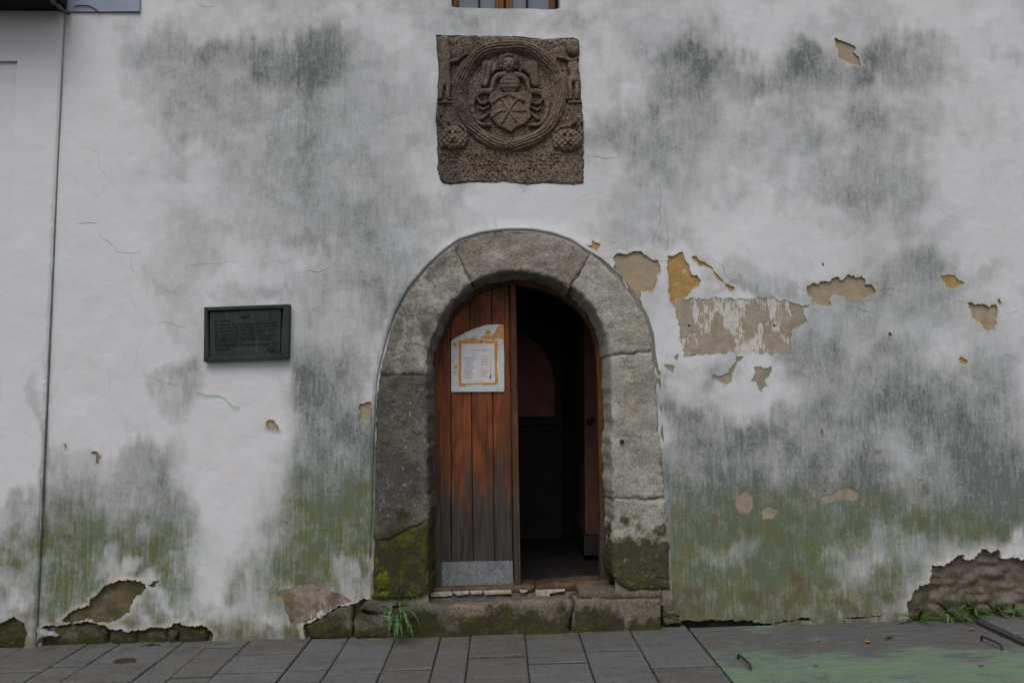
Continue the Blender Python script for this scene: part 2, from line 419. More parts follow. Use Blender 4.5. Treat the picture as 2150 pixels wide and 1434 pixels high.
def m_hatch():
    m = Mat('painted_hatch', .62, .3)
    n1 = m.noise(2.6, (.8, 1.7, 1), det=8, rough=.66, dist=.5); n2 = m.noise(14, (.5, 2.4, 1), det=6, rough=.65); n3 = m.noise(80, (.5, 2, 1), det=4)
    base = m.mix(m.ramp(n2, .35, .65), (.09, .095, .10), (.068, .058, .056))
    base = m.mix(m.ramp(n3, .6, .72, 0, .5), base, (.16, .16, .155))
    k = m.math('ADD', n1, m.ramp(m.xyz(1), -.10, -.85, -.15, .08, False)); k = m.math('ADD', k, m.ramp(n2, .3, .7, -.2, .2, False))
    k = m.math('ADD', k, m.ramp(m.noise(1.7, (1, 1.3, 1), det=3, off=(4.3, 2, 0)), .35, .65, -.12, .12, False))
    k = m.math('ADD', k, m.ramp(n3, .3, .7, -.10, .10, False))
    g = m.mix(m.ramp(n2, .38, .62), (.135, .19, .115), (.10, .145, .115))
    c = m.mix(m.ramp(k, .485, .55, 0, .85), base, g)
    wp = m.math('MULTIPLY', m.ramp(m.voro(20, (1, 1.6, 1)), .1, .05), m.ramp(m.noise(5, det=2, off=(1, 7, 1)), .6, .66)); c = m.mix(wp, c, (.4, .4, .38))
    m.col(c); m.rgh(m.ramp(n2, .3, .7, .45, .8)); m.bump(k, .3, .004); m.bump(n3, .3, .002); return m.m
def m_bronze():
    m = Mat('patinated_bronze', .55, .4); m.b.inputs['Metallic'].default_value = .35
    n = m.noise(9, (1, 1, .6), det=6, rough=.65); s = m.noise(1, (45, 45, 4), det=4)
    c = m.mix(m.ramp(n, .35, .65), (.011, .016, .015), (.024, .034, .031)); c = m.mix(m.ramp(s, .55, .7, 0, .5), c, (.045, .075, .064))
    c = m.mix(m.ramp(m.noise(14, det=4, off=(4, 4, 4)), .6, .7, 0, .6), c, (.02, .012, .011))
    m.col(c); m.rgh(m.ramp(n, .3, .7, .42, .7)); m.bump(n, .2, .003); return m.m
def m_zinc():
    m = Mat('galvanised_sheet', .5, .5); m.b.inputs['Metallic'].default_value = .55
    v = m.n('ShaderNodeTexVoronoi'); m.l(m.pos, v.inputs['Vector']); v.inputs['Scale'].default_value = 95
    sv = m.n('ShaderNodeSeparateColor'); m.l(v.outputs['Color'], sv.inputs[0])
    c = m.mix(sv.outputs[0], (.13, .15, .155), (.24, .27, .275)); c = m.mix(m.ramp(m.noise(7, det=4), .5, .7, 0, .5), c, (.13, .14, .14))
    m.col(c); m.rgh(m.ramp(sv.outputs[1], 0, 1, .42, .62)); m.bump(m.noise(4), .2, .006); return m.m
def m_leaf(name, a, b):
    m = Mat(name, .55, .3); m.col(m.mix(m.rand(), a, b)); m.b.inputs['Subsurface Weight'].default_value = 0.0
    m.bump(m.noise(60), .2, .002); return m.m
def m_enamel():
    m = Mat('painted_board', .4, .4); n = m.noise(22, det=6, rough=.65)
    c = m.mix(m.ramp(n, .38, .62), (.38, .42, .42), (.47, .48, .48)); c = m.mix(m.ramp(m.noise(30, det=3, off=(3, 1, 5)), .58, .66, 0, .7), c, (.24, .31, .33))
    c = m.mix(m.ramp(m.noise(26, det=3, off=(8, 1, 5)), .63, .68, 0, .6), c, (.38, .25, .10))
    m.col(c); return m.m

PL = m_plaster()
UNDER = m_simple('undercoat', (.10, .09, .075), .95, nz=30)
TAN = m_render('bare_render', (.33, .265, .185), (.27, .215, .155))
TAN2 = m_render('bare_render_grey', (.31, .275, .21), (.235, .205, .155), islands=.535)
TAN3 = m_render('bare_render_dull', (.29, .25, .185), (.22, .19, .145))
OCHRE = m_render('ochre_limewash', (.37, .245, .10), (.30, .185, .065), islands=.70)
TEAL = m_render('pale_green_filler', (.42, .50, .47), (.36, .43, .41))
PINK = m_render('old_lime_coat', (.27, .225, .19), (.16, .115, .105), moss=.6, islands=.6)
RUB = m_render('rubble_core', (.165, .14, .118), (.10, .082, .068), grain=.012, moss=.75)
RUBM = m_render('mossy_rubble_core', (.13, .108, .065), (.075, .06, .04), grain=.008, moss=.8)
GRAN = m_granite('weathered_andesite', (.315, .29, .24), (.44, .415, .36), soot=.6, lichen=1., wash=1.)
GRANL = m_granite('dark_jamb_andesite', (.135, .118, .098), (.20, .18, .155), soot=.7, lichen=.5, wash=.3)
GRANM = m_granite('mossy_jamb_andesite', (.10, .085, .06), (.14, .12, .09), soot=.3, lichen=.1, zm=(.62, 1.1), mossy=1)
GRAN2 = m_granite('keystone_andesite', (.255, .222, .185), (.32, .288, .245), soot=.35, lichen=.45, moss=False, wash=.65)
STEP = m_granite('step_stone', (.17, .135, .11), (.22, .185, .155), soot=.5, lichen=.15, zm=(.02, .40))
FOOT = m_granite('footing_stone', (.12, .105, .085), (.18, .155, .12), soot=.6, lichen=.1, zm=(-.1, .6))
RELIEF = m_granite('carved_tuff', (.172, .132, .100), (.225, .18, .14), soot=.6, lichen=.06, moss=False)
DOOR = m_wood('varnished_boards', (.215, .062, .018), (.050, .046, .043), .74, 1.16)
FRAME = m_wood('door_frame_wood', (.12, .048, .018), (.06, .052, .044), .75, 1.05)
BEAM = m_wood('threshold_wood', (.11, .065, .035), (.10, .06, .035), -3, -2)
WINW = m_wood('window_wood', (.18, .06, .02), (.18, .06, .02), -3, -2)
MORT = m_render('joint_mortar', (.20, .19, .165), (.15, .14, .12), moss=.6)
SLAB = m_slab(); HATCH = m_hatch(); BRONZE = m_bronze(); ZINC = m_zinc(); ENAM = m_enamel()
DIRT = m_simple('joint_dirt', (.018, .017, .013), .95, nz=50)  # dirt in the joints; also paints the shade inside small drilled holes
IRON = m_simple('rusty_iron', (.045, .032, .026), .7, .3, nz=60)
ROAD = m_simple('street_surface', (.075, .075, .073), .9, nz=40)

# ------------------------------------------------------------------ stain map of the wall (soot, damp, algae)
DARK = [(1700,1200,480,130,.42,0),(1600,1000,260,160,.22,0),(2080,1040,110,120,.3,0),(180,1120,190,90,.3,0),(690,1100,130,200,.25,0),
 (640,350,330,300,.24,0),(1470,250,300,240,.14,0),(1850,300,260,200,.14,0),(1790,850,340,260,.24,0),(610,118,190,34,.35,0),(1590,130,240,30,.35,0),(1870,140,120,36,.35,0),(690,950,150,300,.3,0),(1750,1150,420,150,.48,0),(200,1170,230,150,.45,0),(870,560,130,120,.35,0),(1450,1080,70,260,.35,0),(680,1180,130,120,.3,0),(2080,1000,120,200,.3,0),(1050,200,420,300,.12,0),
   # cx, cy, rx, ry, strength, tilt   (places on the wall, noted in photograph pixels)
 (300,95,60,46,.42,0),(385,105,90,42,.5,.6),(320,170,50,80,.34,0),(420,150,60,60,.3,.6),(620,112,150,42,.6,0),(560,130,120,50,.45,0),(690,135,60,50,.4,0),
 (520,270,220,120,.2,0),(420,255,60,55,.5,0),(610,300,170,150,.24,0),(720,210,110,150,.36,0),(800,250,80,160,.25,0),(650,420,170,100,.4,0),
 (745,460,80,50,.58,.5),(810,545,110,50,.58,.7),(720,530,150,50,.4,.3),(870,420,80,60,.38,0),(620,502,40,28,.45,0),(820,640,110,55,.5,0),
 (690,605,130,36,.42,0),(560,612,80,16,.3,0),(660,740,60,120,.25,0),(665,900,50,170,.62,0),(740,790,70,80,.38,0),(700,1010,105,130,.55,0),(760,900,50,140,.35,0),
 (640,830,30,90,.4,0),(330,597,60,26,.4,0),(330,795,36,34,.42,0),(395,790,36,40,.42,0),(370,840,40,40,.3,0),(380,640,40,40,.2,0),
 (270,985,75,50,.42,0),(205,1075,140,50,.45,0),(330,1040,70,90,.35,0),(145,1040,50,90,.3,0),(30,1040,36,26,.42,0),(90,1000,14,300,.35,0),
 (1600,140,230,46,.5,0),(1500,140,110,30,.5,.1),(1430,110,70,44,.42,0),(1580,175,60,26,.5,0),(1440,225,70,110,.5,0),(1300,300,90,44,.5,0),(1390,290,70,80,.45,0),
 (1350,360,140,80,.3,0),(1560,300,150,110,.25,0),(1700,120,60,36,.5,0),(1860,125,90,50,.55,0),(1930,165,60,80,.45,0),(1750,190,90,30,.28,0),
 (1850,270,190,40,.36,0),(1700,300,60,30,.4,0),(1900,335,100,60,.32,0),(1850,400,110,46,.5,.25),(1730,370,60,40,.3,0),(2020,580,80,30,.45,0),
 (1925,545,45,46,.62,0),(1910,600,110,50,.35,0),(1830,640,120,50,.35,0),(1960,640,120,80,.3,0),(1690,600,40,80,.3,0),(1560,585,110,34,.45,.25),(1580,625,90,14,.6,0),
 (1700,755,55,100,.62,0),(1790,810,90,100,.55,.4),(1690,900,60,120,.48,0),(1830,900,120,160,.5,0),(1560,940,150,150,.32,0),(1890,820,50,60,.35,0),
 (2010,900,140,150,.33,0),(2030,950,36,160,.4,0),(2110,950,80,260,.4,0),(1800,1055,380,80,.5,0),(1440,980,50,220,.3,0),(1600,1085,200,60,.42,0),(2060,1060,130,50,.5,0),
 (1350,440,110,60,.25,0),(1385,500,60,30,.35,0),(930,420,60,46,.28,0),(1250,600,10,10,0,0),(1450,640,60,50,.2,0),(1470,850,70,60,.2,0),
 (1100,60,160,30,.22,0),(870,250,50,150,.2,0),(980,40,60,24,.25,0),(1190,60,40,60,.25,0),(1400,1100,24,220,.3,0)]
GREEN = [(1680,1230,330,90,.4,0),(1500,1190,130,110,.35,0),
 (1600,1170,230,110,.5,0),(1560,1270,190,50,.6,0),(1750,1230,160,80,.42,0),(1440,1240,70,90,.6,0),(150,1230,150,100,.42,0),(640,1180,150,130,.45,0),(1960,1100,180,40,.5,0),(1500,1100,110,60,.4,0),
 (1620,1210,260,110,.45,0),(1500,1240,130,90,.5,0),(220,1190,200,130,.45,0),(1850,1120,300,70,.3,0),(640,1150,140,150,.4,0),(1440,1150,40,140,.5,0),
 (250,1150,200,56,.72,0),(170,1190,110,60,.62,0),(345,1180,50,80,.85,0),(20,1160,26,70,.8,0),(250,1250,160,70,.55,0),(60,1180,40,50,.3,0),(92,1180,12,170,.9,0),
 (530,1200,44,28,.8,0),(600,1250,60,40,.4,0),(690,1140,110,110,.85,0),(640,1150,70,90,.7,0),(755,1120,36,130,.7,0),(680,1205,110,40,.5,0),(500,1300,60,36,.6,0),(420,1318,90,14,.8,0),(600,1320,90,18,.6,0),
 (700,1050,110,60,.35,0),(1450,1130,60,80,.5,0),(1450,1210,60,110,.75,0),(1560,1240,130,80,.55,0),(1500,1280,120,36,.7,0),(1640,1200,60,60,.4,0),(1750,1120,110,42,.62,0),
 (1930,1102,60,22,1.0,0),(2030,1095,50,30,.95,0),(2090,1090,40,32,.9,0),(1850,1130,110,28,.5,0),(1800,1060,300,60,.25,0),(1880,1200,60,24,.5,0),(1780,1250,100,50,.35,0),(1590,1170,60,50,.3,0),
 (2100,1130,60,20,.4,0),(1410,1180,14,130,.8,0),(785,1150,10,150,1.0,0),(1700,1080,110,40,.4,0)]
BROWN = [(1600,1275,50,30,.8,0),(1690,1240,14,30,.8,0),(1770,1215,20,10,.9,0),(1860,1225,34,14,.6,0),(1450,1275,60,40,.9,0),(1700,1275,70,26,.5,0),(250,1305,160,20,.7,0),(640,1215,60,26,.5,0),
 (420,1310,60,14,.5,0),(1840,1280,60,20,.6,0),(60,1310,60,24,.5,0),(30,1180,10,30,.4,0)]
CLEAN = [(505,950,95,230,1.0,0),(440,1180,50,150,.95,0),(470,900,60,100,.8,0),(1075,440,150,50,.8,0),(1000,420,80,30,.6,0),(1560,820,110,50,.9,0),(1600,760,60,24,.6,0),(1430,720,26,120,.6,0),
 (235,1195,36,32,.8,0),(310,1260,34,30,.9,.6),(2120,1165,60,50,1.0,0),(2010,1215,60,40,.85,0),(1870,1165,90,36,.5,0),(220,500,110,300,.6,0),(1690,530,90,60,.8,0),(1900,980,30,60,.4,0),
 (1800,1190,60,26,.5,0),(1530,1165,34,30,.45,0),(740,1220,30,36,.6,0),(560,1270,50,40,.5,0),(560,720,60,60,.3,0),(2080,420,90,160,.6,0),(60,1220,40,50,.6,0)]
def stain(lst, px, py, seed, hard=.35, k=1.):
    wx = px+(fbm(px/70, 0, py/90, 4, seed)-.5)*130+(fbm(px/9, 1, py/45, 3, seed+1)-.5)*14
    wy = py+(fbm(px/60, 3, py/80, 5, seed+2)-.5)*130+(fbm(px/10, 5, py/40, 3, seed+3)-.5)*46
    r = np.ones_like(px)
    for cx, cy, rx, ry, s, t in lst:
        dx, dy = wx-cx, wy-cy
        if t: dx, dy = dx*math.cos(t)+dy*math.sin(t), -dx*math.sin(t)+dy*math.cos(t)
        q = np.sqrt((dx/rx)**2+(dy/ry)**2)
        r *= 1-s*k*ss(1.6, hard, q)
    return 1-r
def wallattrs(x, z):
    px, py = PX(x, z)
    cl = stain(CLEAN, px, py, 40, .6)
    up = .60+.34*ss(500, 900, py)+.02*ss(1350, 1500, px)
    d = stain(DARK, px, py, 10, .2, up)*(1-.85*cl)
    d = d*(.72+.56*fbm(px/34, 4, py/50, 4, 71)); d = .85*d+.15*ss(.13, .40, d+.10*(fbm(px/14, 7, py/22, 3, 73)-.5))*.55
    d = d+(.24*ss(.40, .72, fbm(px/130, 2, py/170, 4, 77))+.16*ss(.5, .78, fbm(px/38, 6, py/60, 4, 78)))*(1-cl)*ss(150, 420, px)
    g = stain(GREEN, px, py, 20, .35)*(1-.8*cl); b = .8*stain(BROWN, px, py, 30, .4)*(1-.6*cl)
    hgt = z-gz(x); gd = ss(.13, .0, hgt+.06*(fbm(px/20, 0, py/20, 3, 9)-.5))
    b = np.maximum(b, gd*.85*(.4+.6*fbm(px/30, 5, 0, 3, 3))); d = np.maximum(d, gd*.6); g = np.maximum(g, .7*ss(.34, .03, hgt)*fbm(px/40, 8, py/40, 3, 12)*1.6*(1-.5*cl))
    d = np.maximum(d, g*.55)
    return {'dark': np.clip(d, 0, 1), 'green': np.clip(g, 0, 1), 'brown': np.clip(b, 0, 1), 'clean': cl}
def wav(x, z):
    "unevenness of the hand-thrown plaster"
    return (fbm(np.asarray(x)*1.4, 0, np.asarray(z)*1.4, 3, 5)-.5)*.022+(fbm(np.asarray(x)*6, 0, np.asarray(z)*6, 3, 6)-.5)*.007

# ------------------------------------------------------------------ outlines
A = (760, 460, 2.987); B5 = (1220, 480, 3.774); B6 = (1640, 500, 3.984); B3 = (400, 600, 4.482); B8 = (1400, 700, 2.867)
B4 = (1500, 1050, 3.308); B1 = (0, 1080, 3.981); B2 = (500, 1080, 3.981); B9 = (1700, 60, 13.44); BT = (1000, 1080, 3.981)
outerL = [(783,1262),(786,1170),(789,1060),(790,960),(793,880),(797,800)]
outerA = [(803,770),(815,720),(835,660),(862,610),(895,570),(930,536),(965,510),(1010,496),(1060,489),(1110,489),(1155,496),(1196,510),(1229,532),(1262,552),(1300,588),(1330,628),(1352,668),(1364,705),(1367,745)]
outerR = [(1376,790),(1380,860),(1385,930),(1392,1000),(1396,1070),(1402,1160),(1406,1262)]
innerL = [(903,1262),(901,1180),(899,1080),(897,980),(896,880),(895,790)]
innerA = [(897,750),(905,712),(922,670),(945,635),(975,605),(1000,589),(1035,576),(1070,569),(1108,572),(1150,582),(1192,600),(1225,622),(1250,652),(1267,686),(1275,715),(1280,750)]
innerR = [(1283,800),(1284,880),(1286,980),(1287,1080),(1288,1180),(1290,1262)]
DOOR_OUT = W(outerL+outerA+outerR)
INNER = W(innerL+innerA+innerR)
DOOR_HOLE = W([(822,1385),(822,1264)]+outerL+outerA+outerR+[(1392,1264),(1392,1385)])
PATCH = [   # outline, thickness of plaster lost, material of what shows
 (Z([(245,230),(300,195),(360,205),(420,180),(470,180),(520,215),(560,245),(610,250),(630,320),(625,350),(600,380),(590,460),(560,505),(470,495),(465,560),(480,600),(505,690),(460,610),(430,570),(375,470),(345,425),(300,350),(255,310),(270,280)], *B5), .012, TAN),
 (Z([(85,95),(155,125),(130,175),(85,160),(50,135),(85,130)], *B5), .009, OCHRE),
 (Z([(690,215),(740,215),(800,180),(815,215),(830,260),(860,290),(870,370),(910,370),(950,410),(940,440),(870,500),(850,530),(800,560),(770,590),(745,640),(712,588),(690,500)], *B5), .010, OCHRE),
 (Z([(880,225),(900,215),(960,260),(1010,290),(1050,340),(1100,390),(1150,440),(1215,480),(1180,500),(1140,450),(1080,400),(1040,330),(990,300),(930,290)], *B5), .010, OCHRE),
 (Z([(750,600),(770,562),(940,545),(1110,548),(1115,562),(1620,565),(1638,605),(1648,700),(1645,815),(1655,985),(1500,1005),(1300,1006),(1215,1000),(1100,990),(900,1010),(900,990),(810,1020),(800,960),(780,830),(760,720)], *B5), .005, TAN2),
 (Z([(1600,600),(1640,575),(1740,608),(1850,598),(1760,632),(1760,680),(1795,740),(1700,790),(1640,830),(1610,720)], *B5), .006, TAN3),
 (Z([(1222,1010),(1296,1012),(1240,1060),(1225,1100),(1190,1160),(1195,1210),(1160,1240),(1090,1215),(1035,1180),(1040,1155),(1100,1165),(1160,1140),(1200,1080),(1230,1050)], *B5), .007, TAN3),
 (Z([(1365,1100),(1420,1090),(1440,1110),(1510,1095),(1505,1140),(1480,1180),(1450,1200),(1485,1255),(1450,1240),(1430,1300),(1400,1270),(1390,1220),(1340,1205),(1370,1160)], *B5), .006, TAN3),
 (Z([(735,1020),(770,985),(775,1010),(760,1045)], *B5), .006, TAN3), (Z([(650,1075),(690,1070),(745,1095),(735,1140),(690,1120)], *B5), .006, TAN3),
 (Z([(592,1095),(630,1130),(617,1165),(597,1150)], *B5), .008, TAN3),
 (Z([(215,410),(275,375),(300,390),(330,360),(400,365),(430,335),(480,325),(490,350),(520,345),(560,305),(605,310),(620,330),(670,315),(705,345),(705,390),(760,395),(795,440),(790,465),(740,470),(710,500),(590,515),(540,505),(500,480),(440,465),(415,500),(415,560),(340,565),(262,540),(255,500),(220,480)], *B6), .016, TAN),
 (Z([(1340,310),(1460,310),(1480,340),(1535,370),(1450,420),(1380,410),(1370,365),(1340,350)], *B6), .009, OCHRE),
 (Z([(1560,540),(1595,535),(1630,560),(1690,550),(1745,575),(1760,555),(1800,550),(1815,600),(1805,700),(1785,770),(1720,780),(1690,730),(1600,670),(1585,600)], *B6), .016, TAN),
 (Z([(1812,518),(1835,510),(1845,550),(1817,555)], *B6), .012, TAN), (Z([(1480,1005),(1510,995),(1565,1030),(1555,1055),(1495,1045)], *B6), .010, OCHRE),
 (Z([(895,795),(920,785),(925,815),(912,835),(900,825)], *B6), .010, TAN3), (Z([(340,210),(355,203),(358,225),(350,242)], *B6), .012, UNDER),
 (Z([(700,270),(780,300),(820,350),(980,380),(1130,430),(1310,545),(1240,680),(1300,750),(1400,855),(1430,1080),(1180,1020),(1000,930),(830,860),(800,740),(770,560),(720,420)], *B9), .012, TAN),
 (Z([(715,1275),(750,1260),(790,1265),(825,1310),(838,1362),(800,1345),(740,1350),(715,1320)], *B3), .009, TAN), (Z([(1590,1110),(1700,1095),(1705,1210),(1660,1275),(1615,1220),(1585,1150)], *B3), .010, TAN),
 (Z([(50,1005),(130,1022),(290,1042),(350,1080),(400,1135),(470,1150),(465,1175),(400,1180),(350,1110),(300,1070),(150,1062),(90,1050)], *B3), .004, TEAL),
 (W([(189,950),(200,947),(213,958),(207,973),(202,972),(203,956)]), .008, TAN3), (W([(133,932),(139,932),(142,942),(136,943)]), .008, TAN3), (W([(204,1027),(214,1031),(208,1030)]), .008, TAN3),
 (Z([(465,952),(515,975),(520,1040),(490,1085),(440,1080),(412,1040),(420,985)], *B8), .003, TAN3), (Z([(617,1035),(662,1060),(665,1090),(630,1120),(580,1120),(568,1080),(585,1045)], *B8), .003, TAN3),
 (Z([(920,985),(990,965),(1030,932),(1060,935),(1085,918),(1160,955),(1150,1010),(1060,1005),(1000,1010),(930,1022)], *B8), .006, TAN3),
 (Z([(920,590),(940,580),(940,630),(926,625)], *B8), .006, TAN3), (Z([(1510,885),(1530,875),(1540,885),(1520,900)], *B8), .006, TAN3), (Z([(1240,705),(1295,710),(1290,730),(1255,735)], *B8), .003, TAN3),
 # bare footings where the plaster has come away down to the rubble
 (Z([(1510,455),(1560,450),(1640,420),(1725,375),(1745,415),(1800,410),(1860,335),(1900,350),(1930,365),(1975,345),(1990,400),(2100,395),(2300,400),(2300,960),(1900,1000),(1320,960),(1345,700),(1380,640),(1420,590),(1500,575)], *B4), .030, RUB),
 (Z([(540,855),(640,790),(745,762),(760,700),(850,620),(960,560),(1080,540),(1200,575),(1222,620),(1190,660),(1130,690),(1090,760),(1080,830),(1000,870),(890,915),(760,888),(640,898),(480,892)], *B1), .022, RUBM),
 (Z([(1228,600),(1270,562),(1330,550),(1300,590),(1255,612)], *B1), .014, RUBM),
 (Z([(-150,905),(0,900),(150,832),(190,872),(240,890),(262,960),(180,1275),(-150,1275)], *B1), .035, RUBM),
 (Z([(335,945),(430,925),(640,905),(760,896),(885,930),(910,952),(1150,962),(1400,942),(1480,905),(1600,930),(1730,940),(1785,1000),(1785,1260),(335,1260)], *B1), .04, RUBM),
 (Z([(330,650),(440,622),(560,575),(680,580),(760,630),(830,650),(900,690),(950,720),(880,757),(820,768),(700,840),(560,905),(460,920),(420,860),(390,760),(350,700)], *B2), .004, PINK),
 (Z([(545,920),(700,848),(820,774),(960,748),(1060,700),(1120,690),(1160,720),(1160,1260),(560,1260)], *B2), .05, RUBM),
 (Z([(1560,850),(1640,862),(1720,885),(1800,885),(2150,880),(2150,915),(1800,1060),(1560,1060)], *BT), .05, DIRT),
 (Z([(-20,868),(60,850),(250,830),(280,850),(420,850),(640,815),(690,830),(500,850),(300,880),(-20,900)], *B4), .03, DIRT),
 (Z([(1100,800),(1170,790),(1150,815),(1020,822),(880,822),(900,812)], *B4), .03, DIRT),
]
def crack(pts, wd=1.0):
    p = np.array(pts, float); n = len(p); t = np.gradient(p, axis=0); t /= np.linalg.norm(t, axis=1)[:, None]+1e-9
    nn = np.c_[-t[:, 1], t[:, 0]]; ww = wd*np.sin(np.linspace(.15, math.pi-.15, n))[:, None]*.5
    return W(np.vstack([p+nn*ww, (p-nn*ww)[::-1]]).tolist())
def wig(pts, seed, amp=2.2):
    rs = np.random.RandomState(seed); out = [pts[0]]
    for a, b in zip(pts[:-1], pts[1:]):
        m = max(1, int(math.hypot(b[0]-a[0], b[1]-a[1])/9))
        for k in range(1, m+1):
            t = k/m; e = 0 if k == m else amp
            out.append((a[0]+(b[0]-a[0])*t+rs.normal(0, e), a[1]+(b[1]-a[1])*t+rs.normal(0, e)))
    return out
CR = [([(1286,538),(1272,544),(1258,541)],.6),([(1840,612),(1862,606),(1880,612)],.6),([(1695,612),(1676,604),(1668,590)],.6),([(1808,136),(1822,150),(1826,172)],.5),([(2035,640),(2012,632),(1996,640)],.6),([(1554,750),(1570,746)],.5),([(1405,740),(1398,760),(1400,790)],.6),([(940,400),(930,430),(936,470)],.4),([(1230,330),(1262,332),(1300,329)],.5),([(1640,980),(1680,985),(1720,975)],.4),([(220,760),(232,790),(228,830)],.35),([(1960,430),(1990,455),(2040,460)],.4),
 ([(160,472),(182,469),(207,472)],1.3),([(208,474),(209,497),(230,510),(245,530),(272,532),(296,530),(298,518)],.8),([(272,534),(275,560),(287,575),(312,578)],.5),
 ([(376,571),(414,556),(470,552),(500,553),(530,566)],.5),([(640,569),(668,572),(696,562)],1.1),([(310,688),(340,676),(375,685),(407,702)],.6),([(303,780),(325,792),(345,805),(390,812)],.6),
 ([(1781,645),(1800,644),(1817,654),(1840,663)],1.0),([(2092,668),(2120,660),(2150,648)],.6),([(2090,754),(2116,744),(2150,760)],.6),([(1384,360),(1387,420),(1386,470),(1368,508),(1380,520),(1402,524)],.7),
 ([(1226,324),(1262,331),(1300,330)],.6),([(400,0),(425,14),(455,14)],.5),([(1402,470),(1403,500),(1403,535)],.6),([(1512,640),(1580,628),(1655,628)],.6),([(1850,770),(1804,772)],.5),
 ([(1905,735),(1920,737),(1935,727)],.9),([(1498,548),(1512,556),(1520,575),(1533,590),(1545,588)],.9),([(285,780),(288,740),(296,700)],.4),([(275,622),(283,640),(290,655),(305,665)],.5),
 ([(1454,779),(1462,773),(1468,769)],.7),([(1802,768),(1804,780),(1803,800)],.9),([(640,1165),(641,1150)],.5),([(1260,505),(1282,508),(1303,508)],.6),([(160,300),(180,312),(208,322),(212,355),(240,385)],.4)]
CRACKS = [crack(wig(p, i, 1.6), wd) for i, (p, wd) in enumerate(CR)]
WIN = W([(947,-330),(947,13),(952,16),(1010,17),(1060,18),(1165,19),(1176,16),(1177,-330)])
SEAM_X = float(U(110, 700)[0])

# ------------------------------------------------------------------ the old house
house = empty('old_house', (0, 0, 0), 'old house with stained white plaster, flaking patches and a round-arched stone doorway', 'house')
x0w, x1w, z1w = SEAM_X-.005, 4.6, 5.8
rect = np.array([(x0w, gz(x0w)-.18), (x1w, gz(x1w)-.18), (x1w, z1w), (x0w, z1w)])
REL_OUT = Z([(50,262),(300,268),(600,270),(900,290),(1090,278),(1135,300),(1140,380),(1125,480),(1145,600),(1150,740),(1160,880),(1165,1010),(1160,1180),(1160,1380),(1080,1390),(860,1385),(740,1398),(560,1375),(300,1380),(160,1398),(100,1375),(75,1310),(65,1100),(55,900),(65,700),(70,500),(55,360)], 900, 0, 3.585)
holes = [ragged(DOOR_HOLE, .02, .03, 1, .004)]+[WIN, ragged(REL_OUT.mean(0)+(REL_OUT-REL_OUT.mean(0))*.995, .03, .02, 2, .004)]
thick = [.06, .012, .04]
pm = []
for i, (p, th, mt) in enumerate(PATCH):
    if area(p) < 0: p = p[::-1]
    wild = mt in (PINK, RUB, RUBM, TAN2); rp = ragged(p, .26 if wild else .17, .007, 100+i, .016 if mt is TAN2 else (.012 if wild else .007)); holes.append(rp); thick.append(th); pm.append((rp, th, mt))
for c in CRACKS: holes.append(c); thick.append(.02)
STP = .0125
gx, gy = np.meshgrid(np.arange(-3.45, 3.5, STP), np.arange(-.16, 4.35, STP)); gg = np.c_[gx.ravel(), gy.ravel()]
rs = np.random.RandomState(3); gg = gg+rs.uniform(-.3, .3, gg.shape)*STP
cx, cy = np.meshgrid(np.arange(-3.4, 4.6, .2), np.arange(-.3, 5.8, .2)); cg = np.c_[cx.ravel(), cy.ravel()]
cg = cg[(cg[:, 0] > 3.52) | (cg[:, 1] > 4.37)]
gg = np.vstack([gg, cg]); gg = gg[inpoly(gg, rect)]
V2, T, hid = fill(rect, holes, STP, grid=gg)
bd = boundary(T, hid)
y = wav(V2[:, 0], V2[:, 1])
# the plaster swells out a little where it meets the door surround and the carved stone
dd = pdist(V2, DOOR_OUT); y = y-.008*ss(.10, .0, dd)*ss(.3, .6, V2[:, 1])
V = [(a, b, c) for (a, c), b in zip(V2, y)]; Fc = []
for t in T[hid < 0]:
    a, b, c = t; p, q, s = V2[a], V2[b], V2[c]
    Fc.append((a, b, c) if (q[0]-p[0])*(s[1]-p[1])-(q[1]-p[1])*(s[0]-p[0]) > 0 else (a, c, b))
rim = np.zeros(len(V2)); rimw = np.zeros(len(V2))
for i, (rp, th, mt) in enumerate(pm):
    if th < .0075 or mt in (DIRT, UNDER): continue
    wd = .07 if mt is RUB else (.035 if th > .015 else .02); lo, hi = rp.min(0)-wd, rp.max(0)+wd
    m = np.where((V2 > lo).all(1) & (V2 < hi).all(1))[0]
    q = ss(wd, .2*wd, pdist(V2[m], rp)+wd*1.3*(fbm(V2[m][:, 0]*22, i, V2[m][:, 1]*22, 3, 91)-.42)); rim[m] = np.maximum(rim[m], q)
    lf = ss(.02, .0, pdist(V2[m], rp))*ss(.5, .75, fbm(V2[m][:, 0]*9, i, V2[m][:, 1]*9, 2, 92)); rimw[m] = np.maximum(rimw[m], lf)
y = y-.006*rimw; V = [(a, b, c) for (a, c), b in zip(V2, y)]
back = {}
at = wallattrs(V2[:, 0], V2[:, 1]); at['rim'] = rim; ext = []
for (a, b), h in bd:
    th = .05 if h == 9999 else thick[h]
    for v in (a, b):
        if (v, th) not in back:
            back[(v, th)] = len(V); V.append((V2[v][0], y[v]+th, V2[v][1])); ext.append(v)
    Fc.append((b, a, back[(a, th)], back[(b, th)]))
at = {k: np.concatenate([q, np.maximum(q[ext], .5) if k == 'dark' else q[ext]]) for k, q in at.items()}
wall = add('plaster_wall', V, Fc, PL, house, False, at)
wall.data.polygons.foreach_set('use_smooth', [True]*len(wall.data.polygons)); wall.data.set_sharp_from_angle(angle=math.radians(40))
